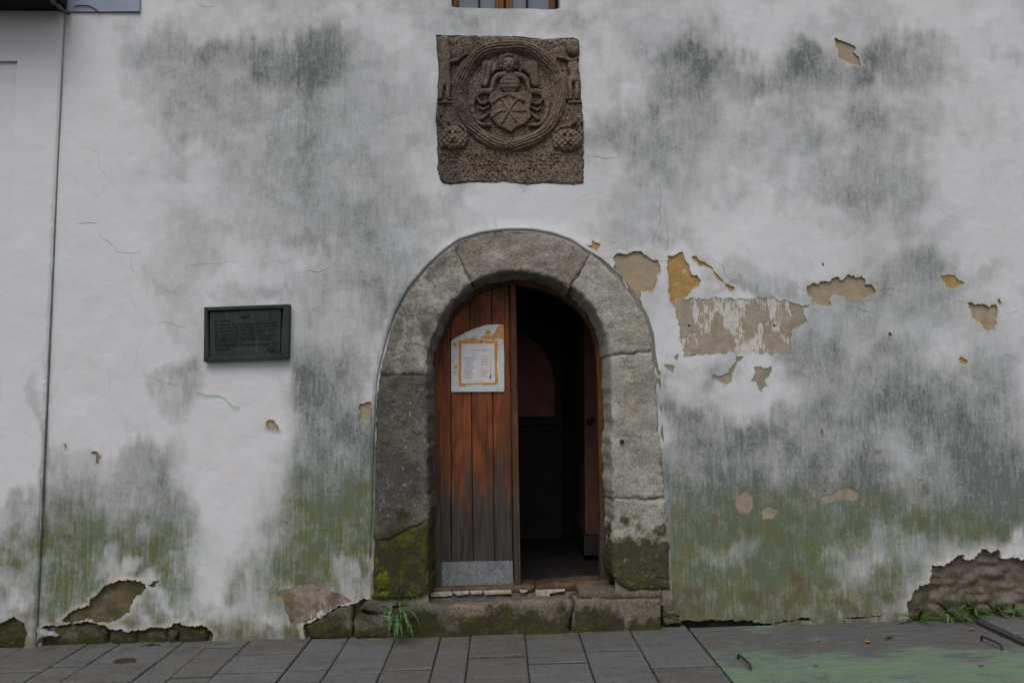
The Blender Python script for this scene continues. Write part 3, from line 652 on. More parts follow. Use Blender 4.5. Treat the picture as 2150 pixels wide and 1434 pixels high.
# what shows where plaster is missing
RUBI = [i for i, q in enumerate(pm) if q[2] is RUB][0]
for i, (rp, th, mt) in enumerate(pm):
    c = rp.mean(0); big = ragged(smooth_poly(c+(rp-c)*1.0, 0), .0, .05, i)
    n = len(big); prv, nxt = np.roll(big, 1, 0), np.roll(big, -1, 0); tt = nxt-prv; tt /= np.linalg.norm(tt, axis=1)[:, None]+1e-9
    big = big+np.c_[tt[:, 1], -tt[:, 0]]*(.012 if th > .004 else .006)
    lo, hi = big.min(0), big.max(0); st = max(.008, min(.014 if th > .02 else .03, (hi-lo).max()/24))
    gx, gy = np.meshgrid(np.arange(lo[0], hi[0], st), np.arange(lo[1], hi[1], st)); g = np.c_[gx.ravel(), gy.ravel()]
    g = g+np.random.RandomState(i).uniform(-.3, .3, g.shape)*st; g = g[inpoly(g, big)]
    v2, tt_, hd = fill(big, [], st, grid=g); tt_ = tt_[hd < 0]
    ro = .003 if th < .02 else (.05 if i == RUBI else .03)
    yy = wav(v2[:, 0], v2[:, 1])+th-.0015+ro*(fbm(v2[:, 0]*(13 if i == RUBI else 14), i, v2[:, 1]*(38 if i == RUBI else 16), 6, i)-.35)*np.minimum(1, pdist(v2, rp)/.03)*(1 if th > .008 else .3)
    if th >= .02: yy = np.maximum(yy, wav(v2[:, 0], v2[:, 1])+.002)
    if th < .02: yy = np.minimum(yy, wav(v2[:, 0], v2[:, 1])+th-.0005)
    f = []
    for a, b, cc in tt_:
        p, q, s = v2[a], v2[b], v2[cc]
        f.append((a, b, cc) if (q[0]-p[0])*(s[1]-p[1])-(q[1]-p[1])*(s[0]-p[0]) > 0 else (a, cc, b))
    add('bare_patch', np.c_[v2[:, 0], yy, v2[:, 1]], f, mt, wall, True)
# masonry core behind the plaster (sheet with the same openings)
r2 = np.array([(x0w, -.3), (x1w, -.3), (x1w, z1w), (x0w, z1w)])
v2, t2, h2 = fill(r2, [DOOR_OUT, WIN, REL_OUT.mean(0)+(REL_OUT-REL_OUT.mean(0))*.98], .3)
add('masonry_core', np.c_[v2[:, 0], np.full(len(v2), .075), v2[:, 1]], t2[h2 < 0], UNDER, house)

# raised plaster fillet that follows the arch
op = W(outerL[1:]+outerA[:-4]); cen = np.array([U(1090, 760)[0], U(1090, 760)[2]])
tt = np.gradient(op, axis=0); tt /= np.linalg.norm(tt, axis=1)[:, None]; off = op+np.c_[-tt[:, 1], tt[:, 0]]*.026
idx = np.linspace(0, len(off)-1, 90); off = np.c_[np.interp(idx, range(len(off)), off[:, 0]), np.interp(idx, range(len(off)), off[:, 1])]
V, Fc = [], []; tube(V, Fc, [(a, wav(a, b)-.013, b) for a, b in off], [.009*ss(-1, 12, i)*ss(91, 78, i)+.003 for i in range(90)], 8)
V = np.array(V); add('plaster_bead', V, Fc, PL, house, True, {k: (q+.25 if k == 'dark' else q) for k, q in wallattrs(V[:, 0], V[:, 2]).items()})

# stones of the door surround
def SQ(pts): return W(pts)
surr = [
 ('surround_stone', [(800,787),(803,770),(815,720),(835,660),(862,610),(895,570),(930,536),(962,512),(958,533),(971,560),(989,594),(975,605),(945,635),(922,670),(905,712),(897,750),(895,787),(850,785)], GRAN, .21),
 ('surround_stone', [(960,532),(964,511),(1010,494),(1060,488),(1110,488),(1155,494),(1196,508),(1238,534),(1222,562),(1208,586),(1194,606),(1150,582),(1108,572),(1070,569),(1035,576),(1002,588),(991,592),(973,560)], GRAN2, .21),
 ('surround_stone', [(1241,537),(1262,552),(1300,588),(1330,628),(1352,668),(1364,705),(1366,735),(1330,742),(1280,746),(1275,715),(1267,686),(1250,652),(1225,622),(1201,602),(1212,586),(1226,562)], GRAN, .21),
 ('surround_stone', [(1281,748),(1330,744),(1368,737),(1377,790),(1380,860),(1385,930),(1390,1000),(1395,1043),(1340,1047),(1287,1044),(1286,980),(1284,880),(1283,800)], GRAN, .21),
 ('surround_stone', [(1287,1045.5),(1340,1048.5),(1396,1044.5),(1402,1160),(1406,1236),(1370,1238),(1320,1236),(1295,1222),(1286,1200),(1287,1120)], GRAN, .21),
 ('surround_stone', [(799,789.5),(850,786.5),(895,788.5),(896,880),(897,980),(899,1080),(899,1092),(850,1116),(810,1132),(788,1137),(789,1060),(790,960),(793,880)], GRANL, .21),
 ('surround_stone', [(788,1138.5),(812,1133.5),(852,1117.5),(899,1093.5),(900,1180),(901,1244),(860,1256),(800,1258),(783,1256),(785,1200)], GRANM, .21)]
for i, (nm, p, mt, dp) in enumerate(surr):
    stone(nm, SQ(p), -.024+(.004 if i in (3, 4) else 0)+(.006 if i == 1 else 0), dp+.05, mt, house, r=.010, amp=.017, step=.016, seed=20+i, rag=.08, nf=10, lim=.010, splay=.032, damp=(.014, 2.5))
# lime mortar in the joints
ring = np.vstack([DOOR_OUT, INNER[::-1]+0])
cin = INNER.mean(0); dcn = (DOOR_OUT-cin); dn = np.linalg.norm(dcn, axis=1)[:, None]
v2, t2, h2 = fill(DOOR_OUT+dcn/dn*.03, [cin+(INNER-cin)*1.012], .08)
add('joint_mortar', np.c_[v2[:, 0], np.full(len(v2), -.006), v2[:, 1]], t2[h2 < 0], MORT, house)
# two drilled holes of a lost gate in the right jamb, shade painted as dark caps
for px, py in ((1305, 927), (1306, 1210)):
    p = U(px, py); V, Fc = [], []; tube(V, Fc, [(p[0], -.030, p[2]), (p[0], -.012, p[2])], .0145, 12)
    add('socket_hole_shade', V, Fc, DIRT, house)

for px, py in ((1447, 684), (1626, 684)):
    p = U(px, py); V, Fc = [], []; tube(V, Fc, [(p[0], .0, p[2]), (p[0], .02, p[2])], .008, 10)
    add('anchor_hole_shade', V, Fc, DIRT, house)  # closed dark tubes painted for the shade inside two anchor holes
# door frame: arched wooden lining behind the stones
YF = .205
def offs(P, d):
    t = np.gradient(P, axis=0); t /= np.linalg.norm(t, axis=1)[:, None]+1e-9; return P+np.c_[t[:, 1], -t[:, 0]]*d
INs = INNER.copy()
fo, fi = offs(INs, -.05), offs(INs, .058)
seg = np.linspace(0, len(INs)-1, 70)
fo = np.c_[np.interp(seg, range(len(INs)), fo[:, 0]), np.interp(seg, range(len(INs)), fo[:, 1])]
fi = np.c_[np.interp(seg, range(len(INs)), fi[:, 0]), np.interp(seg, range(len(INs)), fi[:, 1])]
V, Fc = [], []
for (a, b), (c, d) in zip(fo, fi): V += [(a, YF, b), (c, YF, d), (c, YF+.11, d), (a, YF+.11, b)]
for i in range(len(fo)-1):
    for k in range(4): Fc.append([4*i+k, 4*i+4+k, 4*i+4+(k+1) % 4, 4*i+(k+1) % 4])
frm = add('door_frame', V, Fc, FRAME, house); fixn(frm)

# left leaf of the door: vertical boards, meeting strip, sheet-metal kick plate
YD = YF+.035
arch = W(innerL+innerA+innerR, YD); arch = np.c_[arch[:, 0], arch[:, 1]-.055]
def arch_z(x):
    m = (arch[:, 1] > U(1000, 800, YD)[2]); xs, zs = arch[m, 0], arch[m, 1]; o = np.argsort(xs)
    return float(np.interp(x, xs[o], zs[o]))
zb = float(U(950, 1229, YD)[2])
V, Fc = [], []
xa, xb = float(U(898, 900, YD)[0]), float(U(1092, 900, YD)[0])
bk = [(xa, zb), (xb-.01, zb)]+[(x, arch_z(x)-.012) for x in np.linspace(xb-.03, xa, 16)]
prism(V, Fc, np.array(bk), YD+.022, YD+.05); door = add('door', V, Fc, DOOR, house)
def lx(px_top, px_bot, z):
    t = (z-zb)/(float(U(1000, 605, YD)[2])-zb); return float(U(px_bot+(px_top-px_bot)*t, 900, YD)[0])
edges = [(898, 903), (944, 950), (985, 996), (1031, 1040), (1068, 1078)]
for i in range(4):
    def ex(k, z): return lx(edges[k][0], edges[k][1], z)
    zt0 = arch_z(ex(i, 1.8)); zt1 = arch_z(ex(i+1, 1.9)); g = .0028
    p = [(ex(i, zb)+g, zb), (ex(i+1, zb)-g, zb)]
    xr, xl = ex(i+1, zt1)-g, ex(i, zt0)+g
    p += [(xr, arch_z(xr)-.006)]+[(x, arch_z(x)-.006) for x in np.linspace(xr, xl, 6)[1:]]
    V, Fc = [], []; bev_prism(V, Fc, np.array(p), YD+random.uniform(-.001, .001), YD+.021, .003); add('plank', V, Fc, DOOR, door)
xt = [(1070, 1079), (1083, 1093)]
p = [(lx(*xt[0], zb)+.002, zb-.005), (lx(*xt[1], zb), zb-.005), (lx(*xt[1], 2.2), arch_z(lx(*xt[1], 2.2))-.004), (lx(*xt[0], 2.2)+.002, arch_z(lx(*xt[0], 2.2))-.004)]
V, Fc = [], []; bev_prism(V, Fc, np.array(p), YD-.020, YD+.03, .004); add('meeting_strip', V, Fc, FRAME, door)
p = Z([(912, 1180), (1076, 1177), (1078, 1226), (913, 1230)], 0, 0, 1, YD-.006)
V, Fc = [], []; bev_prism(V, Fc, p, YD-.008, YD-.0015, .0012); kp = add('kick_plate', V, Fc, ZINC, door)
V, Fc = [], []
for a, b in ((917, 1184), (1071, 1182), (1073, 1221), (918, 1225), (995, 1182), (995, 1223)):
    q = U(a, b, YD-.008); V1 = len(V); tube(V, Fc, [(q[0], YD-.0105, q[2]), (q[0], YD-.007, q[2])], .0035, 6)
add('nail_heads', V, Fc, IRON, kp)['kind'] = 'stuff'
# threshold beam, split in two, worn
for i, p in enumerate(([(897,1234),(960,1233),(1020,1231),(1080,1229),(1122,1228),(1121,1243),(1060,1246),(980,1249),(897,1250)], [(1124,1228),(1180,1224),(1240,1219),(1282,1216),(1284,1240),(1240,1241),(1180,1243),(1124,1243)])):
    stone('threshold_beam', Z(p, 0, 0, 1, YF-.02), YF-.03, .16, BEAM, house, r=.012, amp=.004, step=.014, seed=60+i, rag=.04, lim=.003)

# ------------------------------------------------------------------ dim vestibule behind the door
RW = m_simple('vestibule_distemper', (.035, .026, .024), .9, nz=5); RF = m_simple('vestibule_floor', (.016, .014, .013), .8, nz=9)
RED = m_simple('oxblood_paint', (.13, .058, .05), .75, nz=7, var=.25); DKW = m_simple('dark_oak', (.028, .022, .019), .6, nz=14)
zf = float(U(1180, 1226, YF+.1)[2])-.02; Y0, Y1 = YF+.112, 2.3
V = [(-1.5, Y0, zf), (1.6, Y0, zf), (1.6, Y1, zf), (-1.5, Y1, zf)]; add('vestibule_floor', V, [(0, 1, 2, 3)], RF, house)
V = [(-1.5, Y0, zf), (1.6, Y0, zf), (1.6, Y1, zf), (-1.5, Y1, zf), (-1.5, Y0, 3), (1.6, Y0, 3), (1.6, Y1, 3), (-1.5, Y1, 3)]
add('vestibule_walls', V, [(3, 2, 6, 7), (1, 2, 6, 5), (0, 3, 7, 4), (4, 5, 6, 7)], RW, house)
YI = 2.1
V, Fc = [], []; c = W([(960,1152),(1180,1152),(1180,640),(960,640)], YI+.03); prism(V, Fc, c, YI+.03, YI+.09); idoor = add('inner_door', V, Fc, DKW, house)
ap = [(970,876),(1165,876),(1166,800),(1160,770),(1148,745),(1130,722),(1108,705),(1082,698),(1050,698),(1020,708),(990,735),(975,770),(970,800)]
V, Fc = [], []; bev_prism(V, Fc, W(ap, YI), YI+.012, YI+.032, .008); add('arched_panel', V, Fc, m_simple('brightened_red_panel', (.36, .17, .145), .75, nz=7, var=.25), idoor)  # red lightened on this panel to imitate more light reaching it
V, Fc = [], []; bev_prism(V, Fc, W([(965,878),(1175,878),(1175,892),(965,892)], YI-.03), YI-.04, YI+.03, .006); add('rail', V, Fc, DKW, idoor)
for q in ([(970,905),(1165,905),(1165,1085),(970,1085)],):
    V, Fc = [], []; bev_prism(V, Fc, W(q, YI), YI+.015, YI+.032, .008); add('lower_panel', V, Fc, DKW, idoor)
YP = 1.15
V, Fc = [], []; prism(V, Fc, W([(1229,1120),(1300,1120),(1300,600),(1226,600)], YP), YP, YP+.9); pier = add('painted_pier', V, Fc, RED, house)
V, Fc = [], []; prism(V, Fc, W([(1226,1165),(1300,1165),(1300,1121),(1226,1121)], YP), YP-.012, YP+.9); add('skirting', V, Fc, DKW, pier)
V, Fc = [], []; bev_prism(V, Fc, W([(1231,881),(1247,880),(1247,884),(1242,885),(1241,892),(1232,891)], YP), YP-.03, YP, .003); add('light_switch', V, Fc, DIRT, pier)

# ------------------------------------------------------------------ window above the relief
wy = .11
a, b = WIN.min(0), WIN.max(0)
V, Fc = [], []
for p, q in zip(WIN, np.roll(WIN, -1, 0)):
    n = len(V); V += [(p[0], .004, p[1]), (q[0], .004, q[1]), (q[0], .2, q[1]), (p[0], .2, p[1])]; Fc.append((n, n+1, n+2, n+3))
rv = add('window_reveal', V, Fc, PL, house, False, {'dark': [.25]*len(V), 'green': [0]*len(V), 'brown': [0]*len(V), 'clean': [0]*len(V)})
def wz(p, y): return W(p, y)
V, Fc = [], []
for p in ([(951,18),(963,18),(963,-300),(951,-300)], [(1153,20),(1166,20),(1166,-300),(1153,-300)], [(1039,19),(1058,19),(1058,-300),(1039,-300)], [(1062,19),(1076,19),(1076,-300),(1062,-300)]):
    V, Fc = [], []; bev_prism(V, Fc, wz(p, wy), wy, wy+.05, .006)
    win = add('window_frame', V, Fc, WINW, house)
gm = Mat('window_glass', .12, .5); gm.col((.10, .115, .15)); GLASS = gm.m
for p in ([(963,20),(1039,20),(1039,-300),(963,-300)], [(1076,20),(1153,20),(1153,-300),(1076,-300)]):
    V, Fc = [], []; prism(V, Fc, wz(p, wy+.03), wy+.03, wy+.036); add('pane', V, Fc, GLASS, house)
for p in ([(1004,20),(1008,20),(1008,-300),(1004,-300)], [(1104,20),(1109,20),(1109,-300),(1104,-300)]):
    V, Fc = [], []; prism(V, Fc, wz(p, wy+.015), wy+.012, wy+.029); add('glazing_bar', V, Fc, DIRT, house)
V, Fc = [], []; box(V, Fc, ((a[0]+b[0])/2, .27, (a[1]+b[1])/2), (b[0]-a[0]+.1, .1, b[1]-a[1]+.1)); add('window_light_block', V, Fc, DKW, house)  # unseen box added behind the panes to keep stray light out
# blue painted band next to the eaves and the cord hanging from it
BLUE = m_simple('blue_grey_paint', (.235, .27, .34), .7, nz=5, var=.15)
V, Fc = [], []; p = W([(140,28),(295,27),(297,-220),(140,-220)]); bev_prism(V, Fc, p, -.014, .02, .003); add('painted_band', V, Fc, BLUE, house)
V, Fc = [], []; tube(V, Fc, [(*(lambda q: (q[0], -.02, q[2]))(U(a, b)),) for a, b in ((160,17),(175,15),(190,16),(202,22),(212,31))], .003, 6); add('loose_cord', V, Fc, IRON, house, True)

# ------------------------------------------------------------------ neighbouring house on the left
nb = empty('neighbour_house', (SEAM_X-1, 0, gz(SEAM_X)), 'pale rendered house front left of the vertical seam, with dark eaves and sunk panel', 'house')
pnl = W([(-700,128),(37,128),(30,220),(22,330),(12,480),(5,600),(-2,760),(-2,1000),(-700,1000)], -.03)
pnl[:, 0] = np.where(pnl[:, 0] > -4, float(U(36, 130, -.03)[0])+(pnl[:, 0]-float(U(36, 130, -.03)[0]))*.25, pnl[:, 0])
xn = SEAM_X-.008
rect = np.array([(-5.2, gz(-4)-.2), (xn, gz(-4)-.2), (xn, 5.2), (-5.2, 5.2)])
rubl = PATCH[-8][0]
lowp = ragged(Z([(-400,925),(0,905),(140,835),(185,872),(230,900),(250,960),(200,1300),(-400,1300)], *B1), .08, .012, 5, .006)
gx, gy = np.meshgrid(np.arange(-3.75, xn, .0125), np.arange(-.1, 4.3, .0125)); gg = np.c_[gx.ravel(), gy.ravel()]; gg = gg+rs.uniform(-.3, .3, gg.shape)*.0125
v2, t2, h2 = fill(rect, [pnl, lowp], .0125, grid=gg[inpoly(gg, rect)])
bd = boundary(t2, h2); yn = -.03+wav(v2[:, 0]+7, v2[:, 1])*.5+.012*ss(xn-.012, xn, v2[:, 0])
V = [(p, q, r) for (p, r), q in zip(v2, yn)]; Fc = []
for tr in t2[h2 < 0]:
    i, j, k = tr; p, q, s = v2[i], v2[j], v2[k]
    Fc.append((i, j, k) if (q[0]-p[0])*(s[1]-p[1])-(q[1]-p[1])*(s[0]-p[0]) > 0 else (i, k, j))
back = {}; ext = []
for (i, j), h in bd:
    th = .06 if h in (9999,) else (.028 if h == 0 else .04)
    for v in (i, j):
        if (v, th) not in back: back[(v, th)] = len(V); V.append((v2[v][0], yn[v]+th, v2[v][1])); ext.append(v)
    Fc.append((j, i, back[(i, th)], back[(j, th)]))
at = wallattrs(v2[:, 0], v2[:, 1]); at = {k: np.concatenate([q, q[ext]*.4]) for k, q in at.items()}
nw = add('rendered_wall', V, Fc, PL, nb, True, at, sharp=40)
big = pnl.mean(0)+(pnl-pnl.mean(0))*1.02
gx, gy = np.meshgrid(np.arange(-4.6, -3.0, .03), np.arange(.3, 4, .03)); gg = np.c_[gx.ravel(), gy.ravel()]
v2, t2, h2 = fill(big, [], .03, grid=gg[inpoly(gg, big)])
at = wallattrs(v2[:, 0], v2[:, 1])
add('sunk_panel', np.c_[v2[:, 0], np.full(len(v2), -.006), v2[:, 1]], t2[h2 < 0], PL, nb, True, at)
v2, t2, h2 = fill(lowp.mean(0)+(lowp-lowp.mean(0))*1.04, [], .03)
add('bare_patch', np.c_[v2[:, 0], .0+.02*(fbm(v2[:, 0]*12, 0, v2[:, 1]*12, 3, 8)-.5), v2[:, 1]], t2[h2 < 0], RUBM, nb, True)
# dark eaves: boarded soffit on projecting rafters
ze = float(U(70, 24, -.03)[2]); xe = float(U(141, 28)[0])
EAVE = m_simple('tarred_boards', (.010, .009, .009), .85, nz=30)
for k in range(2):
    V, Fc = [], []; box(V, Fc, ((xe-3.6+xe)/2, -.075-.145*k, ze+.015+random.uniform(-.003, .003)), (3.6, .14, .03)); add('soffit_board', V, Fc, EAVE, nb)
V, Fc = [], []
for k, (yy, zz) in enumerate(((-.03, ze+.03), (-.36, ze+.03), (-.38, ze+.12), (-.03, ze+.55))):
    V += [(xe-3.6, yy, zz), (xe+.012, yy, zz)]
add('eaves_roof', V, [(0, 1, 3, 2), (2, 3, 5, 4), (4, 5, 7, 6), (6, 7, 1, 0), (0, 2, 4, 6), (1, 7, 5, 3)], EAVE, nb)
V, Fc = [], []; tube(V, Fc, [(xe+.02, yy, ze-.005+.02*math.sin(yy*9)) for yy in np.linspace(-.02, -.36, 14)], [.012+.006*math.sin(k*2.1) for k in range(14)], 7); add('edge_mortar', V, Fc, m_simple('edge_mortar', (.09, .085, .08), .9), nb, True)

# ------------------------------------------------------------------ footing stones (parts of the house)
def zst(box_, pts): return Z(pts, *box_)
foot = [(B1, [(345,945),(500,935),(640,925),(760,915),(890,950),(880,1120),(345,1120)], .010), (B1, [(905,965),(1040,962),(1140,972),(1130,1120),(900,1120)], .012),
 (B1, [(1390,965),(1440,965),(1478,985),(1470,1120),(1400,1120)], -.004), (B1, [(1475,940),(1600,940),(1715,955),(1735,1000),(1730,1120),(1485,1120)], .008), (B1, [(1150,985),(1380,970),(1390,1120),(1145,1120)], .018),
 (B1, [(-60,980),(0,965),(130,955),(220,980),(250,1020),(240,1130),(-60,1130)], -.01),
 (B2, [(560,925),(700,865),(820,790),(950,760),(965,800),(950,870),(965,1040),(620,1040)], -.012), (B2, [(1012,812),(1100,838),(1200,850),(1282,866),(1285,1040),(975,1040),(975,870)], -.03),
 (B2, [(1000,796),(1060,730),(1110,705),(1190,740),(1282,780),(1284,850),(1200,842),(1110,822)], -.016),
 (BT, [(1562,700),(1610,680),(1650,720),(1670,780),(1720,860),(1640,855),(1562,842)], -.015), (BT, [(1560,862),(1640,870),(1720,885),(1715,925),(1560,925)], -.02)]
for i, (bx, p, yy) in enumerate(foot):
    stone('footing_stone', zst(bx, p), yy, .12, FOOT, house, r=.022, amp=.010, step=.014, seed=80+i, rag=.08, lim=.006, nf=12, bulge=.01)

# ------------------------------------------------------------------ doorstep
step = empty('stone_step', (0, -.1, gz(0)), 'worn mossy stone doorstep of cracked blocks below the arched door', 'step')
YS = -.06
def S(pts, y=YS): return Z(pts, 500, 1080, 3.981, y)
stone('step_block', np.vstack([S([(1290,800),(1400,775),(1560,745),(1750,765),(2150,755)]), Z([(150,738),(420,722),(700,716),(785,720),(810,760),(795,850),(775,940),(770,1090)], 1000, 1080, 3.981, YS), S([(1960,1140),(1290,1170)])]), YS, .20, STEP, step, r=.022, slope=.1, amp=.012, step=.018, seed=101, rag=.05, lim=.006, nf=7, rings=12)
stone('step_block', Z([(822,725),(900,700),(1050,688),(1180,700),(1380,700),(1548,705),(1552,800),(1550,900),(1548,1060),(780,1085),(800,905),(822,790)], 1000, 1080, 3.981, YS), YS+.006, .20, STEP, step, r=.016, slope=.08, amp=.010, step=.018, seed=102, rag=.05, lim=.006, nf=7, rings=12)
# broken pale tiles and mortar bedded between step and threshold
PALE = m_simple('pale_tile', (.30, .29, .27), .8, nz=30)
yt = .145
for i, p in enumerate(([(902,1245),(948,1243),(950,1249),(930,1252),(905,1252)], [(951,1243),(984,1242),(985,1247),(960,1250)], [(986,1242),(1013,1241),(1013,1246),(990,1248)], [(1015,1241),(1073,1240),(1074,1246),(1018,1248)], [(1091,1240),(1108,1240),(1100,1245),(1093,1244)], [(1125,1240),(1186,1238),(1184,1241),(1155,1245),(1153,1251),(1125,1251)])):
    V, Fc = [], []; q = Z(p, 0, 0, 1, yt); bev_prism(V, Fc, ragged(q, .05, .02, i, .002), yt-.01+.004*i % .01, yt+.12, .002); add('tile_shard', V, Fc, PALE, step)
stone('bedding', Z([(890,1248),(1000,1247),(1120,1246),(1300,1238),(1300,1300),(890,1300)], 0, 0, 1, .15), .15, .3, FOOT, step, r=.02, amp=.008, step=.02, seed=140)
V, Fc = [], []
# rubble behind the right end of the step, under the jamb
stone('step_block', Z([(1215,1239),(1300,1240),(1360,1239),(1388,1238),(1389,1254),(1300,1256),(1215,1256)], 0, 0, 1, -.02), -.05, .2, FOOT, step, r=.012, amp=.007, step=.014, seed=133)

# ------------------------------------------------------------------ ground, pavement, hatch
g = 60; V = [(-g, -g, G0-G1*g-.06), (g, -g, G0+G1*g-.06), (g, 8, G0+G1*g-.06), (-g, 8, G0-G1*g-.06)]
tag(add('ground', V, [(0, 1, 2, 3)], DIRT), kind='structure')
pave = bpy.data.objects.new('pavement', None); C.objects.link(pave); WL[pave.name] = np.zeros(3); pave['kind'] = 'structure'
cols = [(-330,None),(-220,None),(-110,1390),(-20,1395),(103,1407),(223,1396),(285,1387),(407,1428),(466,1358),(540,1371),(661,1402),(737,1410),(835,1404),(927,1369),(989,1378),(1102,1390),(1216,1365),(1327,1401),(1444,None)]
def slab(xa, xb, ya, yb, lift=0., seed=0):
    r = np.random.RandomState(seed); gp = .004; b = .006; V, Fc = [], []; gy = .012
    xa, xb, ya, yb = xa+gp, xb-gp, ya+gy, yb-gy
    dz = lift+r.uniform(-.004, .004); tx, ty = r.uniform(-.006, .006, 2); mx, my = (xa+xb)/2, (ya+yb)/2
    def zt(x, yy): return gz(x)+dz+tx*(x-mx)+ty*(yy-my)
    for bz, ins in ((-.06, 0), (-b*.8, 0), (0, b)):
        for x, yy in ((xa+ins, ya+ins), (xb-ins, ya+ins), (xb-ins, yb-ins), (xa+ins, yb-ins)):
            V.append((x+r.uniform(-.002, .002)*(ins > 0), yy+r.uniform(-.002, .002)*(ins > 0), zt(x, yy)+bz))
    for k in range(2):
        for i in range(4): Fc.append((4*k+i, 4*k+(i+1) % 4, 4*k+4+(i+1) % 4, 4*k+4+i))
    Fc.append((8, 9, 10, 11)); add('paving_slab', V, Fc, SLAB, pave)
sd = 0
for (p0, c0), (p1, _) in zip(cols[:-1], cols[1:]):
    xa, xb = float(UG(p0, 1330)[0]), float(UG(p1, 1330)[0])
    if p1 == 1444: xb = float(UG(1437, 1311)[0])+.004
    yy = .06
    first = float(UG(max(0, min(2150, (p0+p1)/2)), c0)[1]) if c0 else -.4
    ends = [first]
    while ends[-1] > -2.2: ends.append(ends[-1]-random.choice((.32, .42, .5, .58)))
    for e in ends:
        slab(xa, xb, e, yy, 0, sd); sd += 1; yy = e
V = [(-6, -2.5, gz(-6)-.0105), (float(UG(1437, 1311)[0])+.004, -2.5, gz(float(UG(1437, 1311)[0]))-.0105), (float(UG(1437, 1311)[0])+.004, .07, gz(float(UG(1437, 1311)[0]))-.0105), (-6, .07, gz(-6)-.0105)]
add('joint_dirt', V, [(0, 1, 2, 3)], DIRT, pave)
hx0, hx1 = float(UG(1437, 1311)[0]), float(UG(1985, 1280)[0])
xs = [hx1+.03, float(UG(2059, 1271)[0]), float(UG(2059, 1271)[0])+.34, float(UG(2059, 1271)[0])+.7, float(UG(2059, 1271)[0])+1.05, float(UG(2059, 1271)[0])+1.4]
for xa, xb in zip(xs[:-1], xs[1:]):
    yy = -.03
    while yy > -2.2:
        e = yy-random.choice((.42, .5, .58)); slab(xa, xb, e, yy, .032, sd); sd += 1; yy = e
# strip of street in front of the pavement
V = [(-40, -40, gz(-40)-.05), (40, -40, gz(40)-.05), (40, -2.4, gz(40)-.05), (-40, -2.4, gz(-40)-.05)]; tag(add('street', V, [(0, 1, 2, 3)], ROAD), kind='structure')

hat = empty('cellar_hatch', ((hx0+hx1)/2, -.8, gz((hx0+hx1)/2)), 'flat cellar hatch with worn green paint and two iron handles, right of the doorstep', 'hatch')
V, Fc = [], []; nx, ny = 34, 34; hy0, hy1 = -2.0, -.045
for j in range(ny+1):
    for i in range(nx+1):
        x = hx0+.008+(hx1-hx0-.016)*i/nx; yy = hy0+(hy1-hy0)*j/ny
        V.append((x, yy, gz(x)+.004+.006*(fbm(x*2, yy*2, 0, 3, 9)-.5)))
for j in range(ny):
    for i in range(nx): q = j*(nx+1)+i; Fc.append((q, q+1, q+nx+2, q+nx+1))
n = len(V); per = [i for i in range(nx+1)]+[(j)*(nx+1)+nx for j in range(1, ny+1)]+[ny*(nx+1)+i for i in range(nx-1, -1, -1)]+[j*(nx+1) for j in range(ny-1, 0, -1)]
for v in per: x, yy, zz = V[v]; V.append((x, yy, zz-.02))
for k in range(len(per)): Fc.append((per[(k+1) % len(per)], per[k], n+k, n+(k+1) % len(per)))
add('hatch_sheet', V, Fc, HATCH, hat, True, sharp=40)
V, Fc = [], []; box(V, Fc, (hx1+.012, -1.03, gz(hx1)+.0), (.03, 2.0, .05)); add('hatch_kerb', V, Fc, m_simple('kerb_earth', (.045, .042, .03), .95, nz=40), hat)
def handle(pts):
    P = [UG(a, b) for a, b in pts]; V, Fc = [], []
    zz = gz(P[0][0])+.006
    path = [(P[0][0], P[0][1], zz-.01), (P[0][0], P[0][1], zz+.016), (P[0][0]*.93+P[1][0]*.07, P[0][1]*.93+P[1][1]*.07, zz+.026), (P[0][0]*.07+P[1][0]*.93, P[0][1]*.07+P[1][1]*.93, zz+.026), (P[1][0], P[1][1], zz+.016), (P[1][0], P[1][1], zz-.01)]
    tube(V, Fc, path, .007, 8); add('iron_handle', V, Fc, IRON, hat, True, sharp=50)
handle([(1550,1385),(1576,1408)]); handle([(2061,1346),(2104,1366)])

# iron cover set in a slab
p = UG(262, 1388); V, Fc = [], []
for zz, r in ((-.01, .062), (.004, .062), (.007, .056), (.005, .046), (.005, .012), (.008, .010)):
    for k in range(24): V.append((p[0]+r*math.cos(k*math.pi/12), p[1]+r*.8*math.sin(k*math.pi/12), gz(p[0])+zz))
for q in range(5):
    for k in range(24): Fc.append((q*24+k, q*24+(k+1) % 24, q*24+24+(k+1) % 24, q*24+24+k))
Fc.append([120+k for k in range(24)]); tag(add('iron_cover', V, Fc, IRON, None, True, sharp=40), 'small round rusty iron cover set in a paving slab on the left', 'cover')

# ------------------------------------------------------------------ bronze plaque
pq = [np.array(U(a, b, -.05)) for a, b in ((428,645),(607,638.5),(605,753),(427,759.5))]
plq = empty('memorial_plaque', tuple((pq[2]+pq[3])/2), 'dark green bronze plaque with raised rows of lettering on the white wall', 'plaque')
def Q(u, v, y):
    a = pq[0]+(pq[1]-pq[0])*u; b = pq[3]+(pq[2]-pq[3])*u; r = a+(b-a)*v; return (r[0], y, r[2])
def qpoly(us): return np.array([(Q(u, v, 0)[0], Q(u, v, 0)[2]) for u, v in us])
V, Fc = [], []; bev_prism(V, Fc, qpoly([(.06,.09),(.9,.06),(.9,.93),(.06,.94)]), -.036, .01, .004); add('plate', V, Fc, BRONZE, plq)
for us in ([(0,0),(1,0),(.935,.075),(.04,.075)], [(1,0),(1,1),(.905,.925),(.925,.06)], [(1,1),(0,1),(.06,.925),(.915,.925)], [(0,1),(0,0),(.045,.075),(.065,.925)]):
    V, Fc = [], []; bev_prism(V, Fc, qpoly(us), -.05, .01, .005); add('rim', V, Fc, BRONZE, plq)
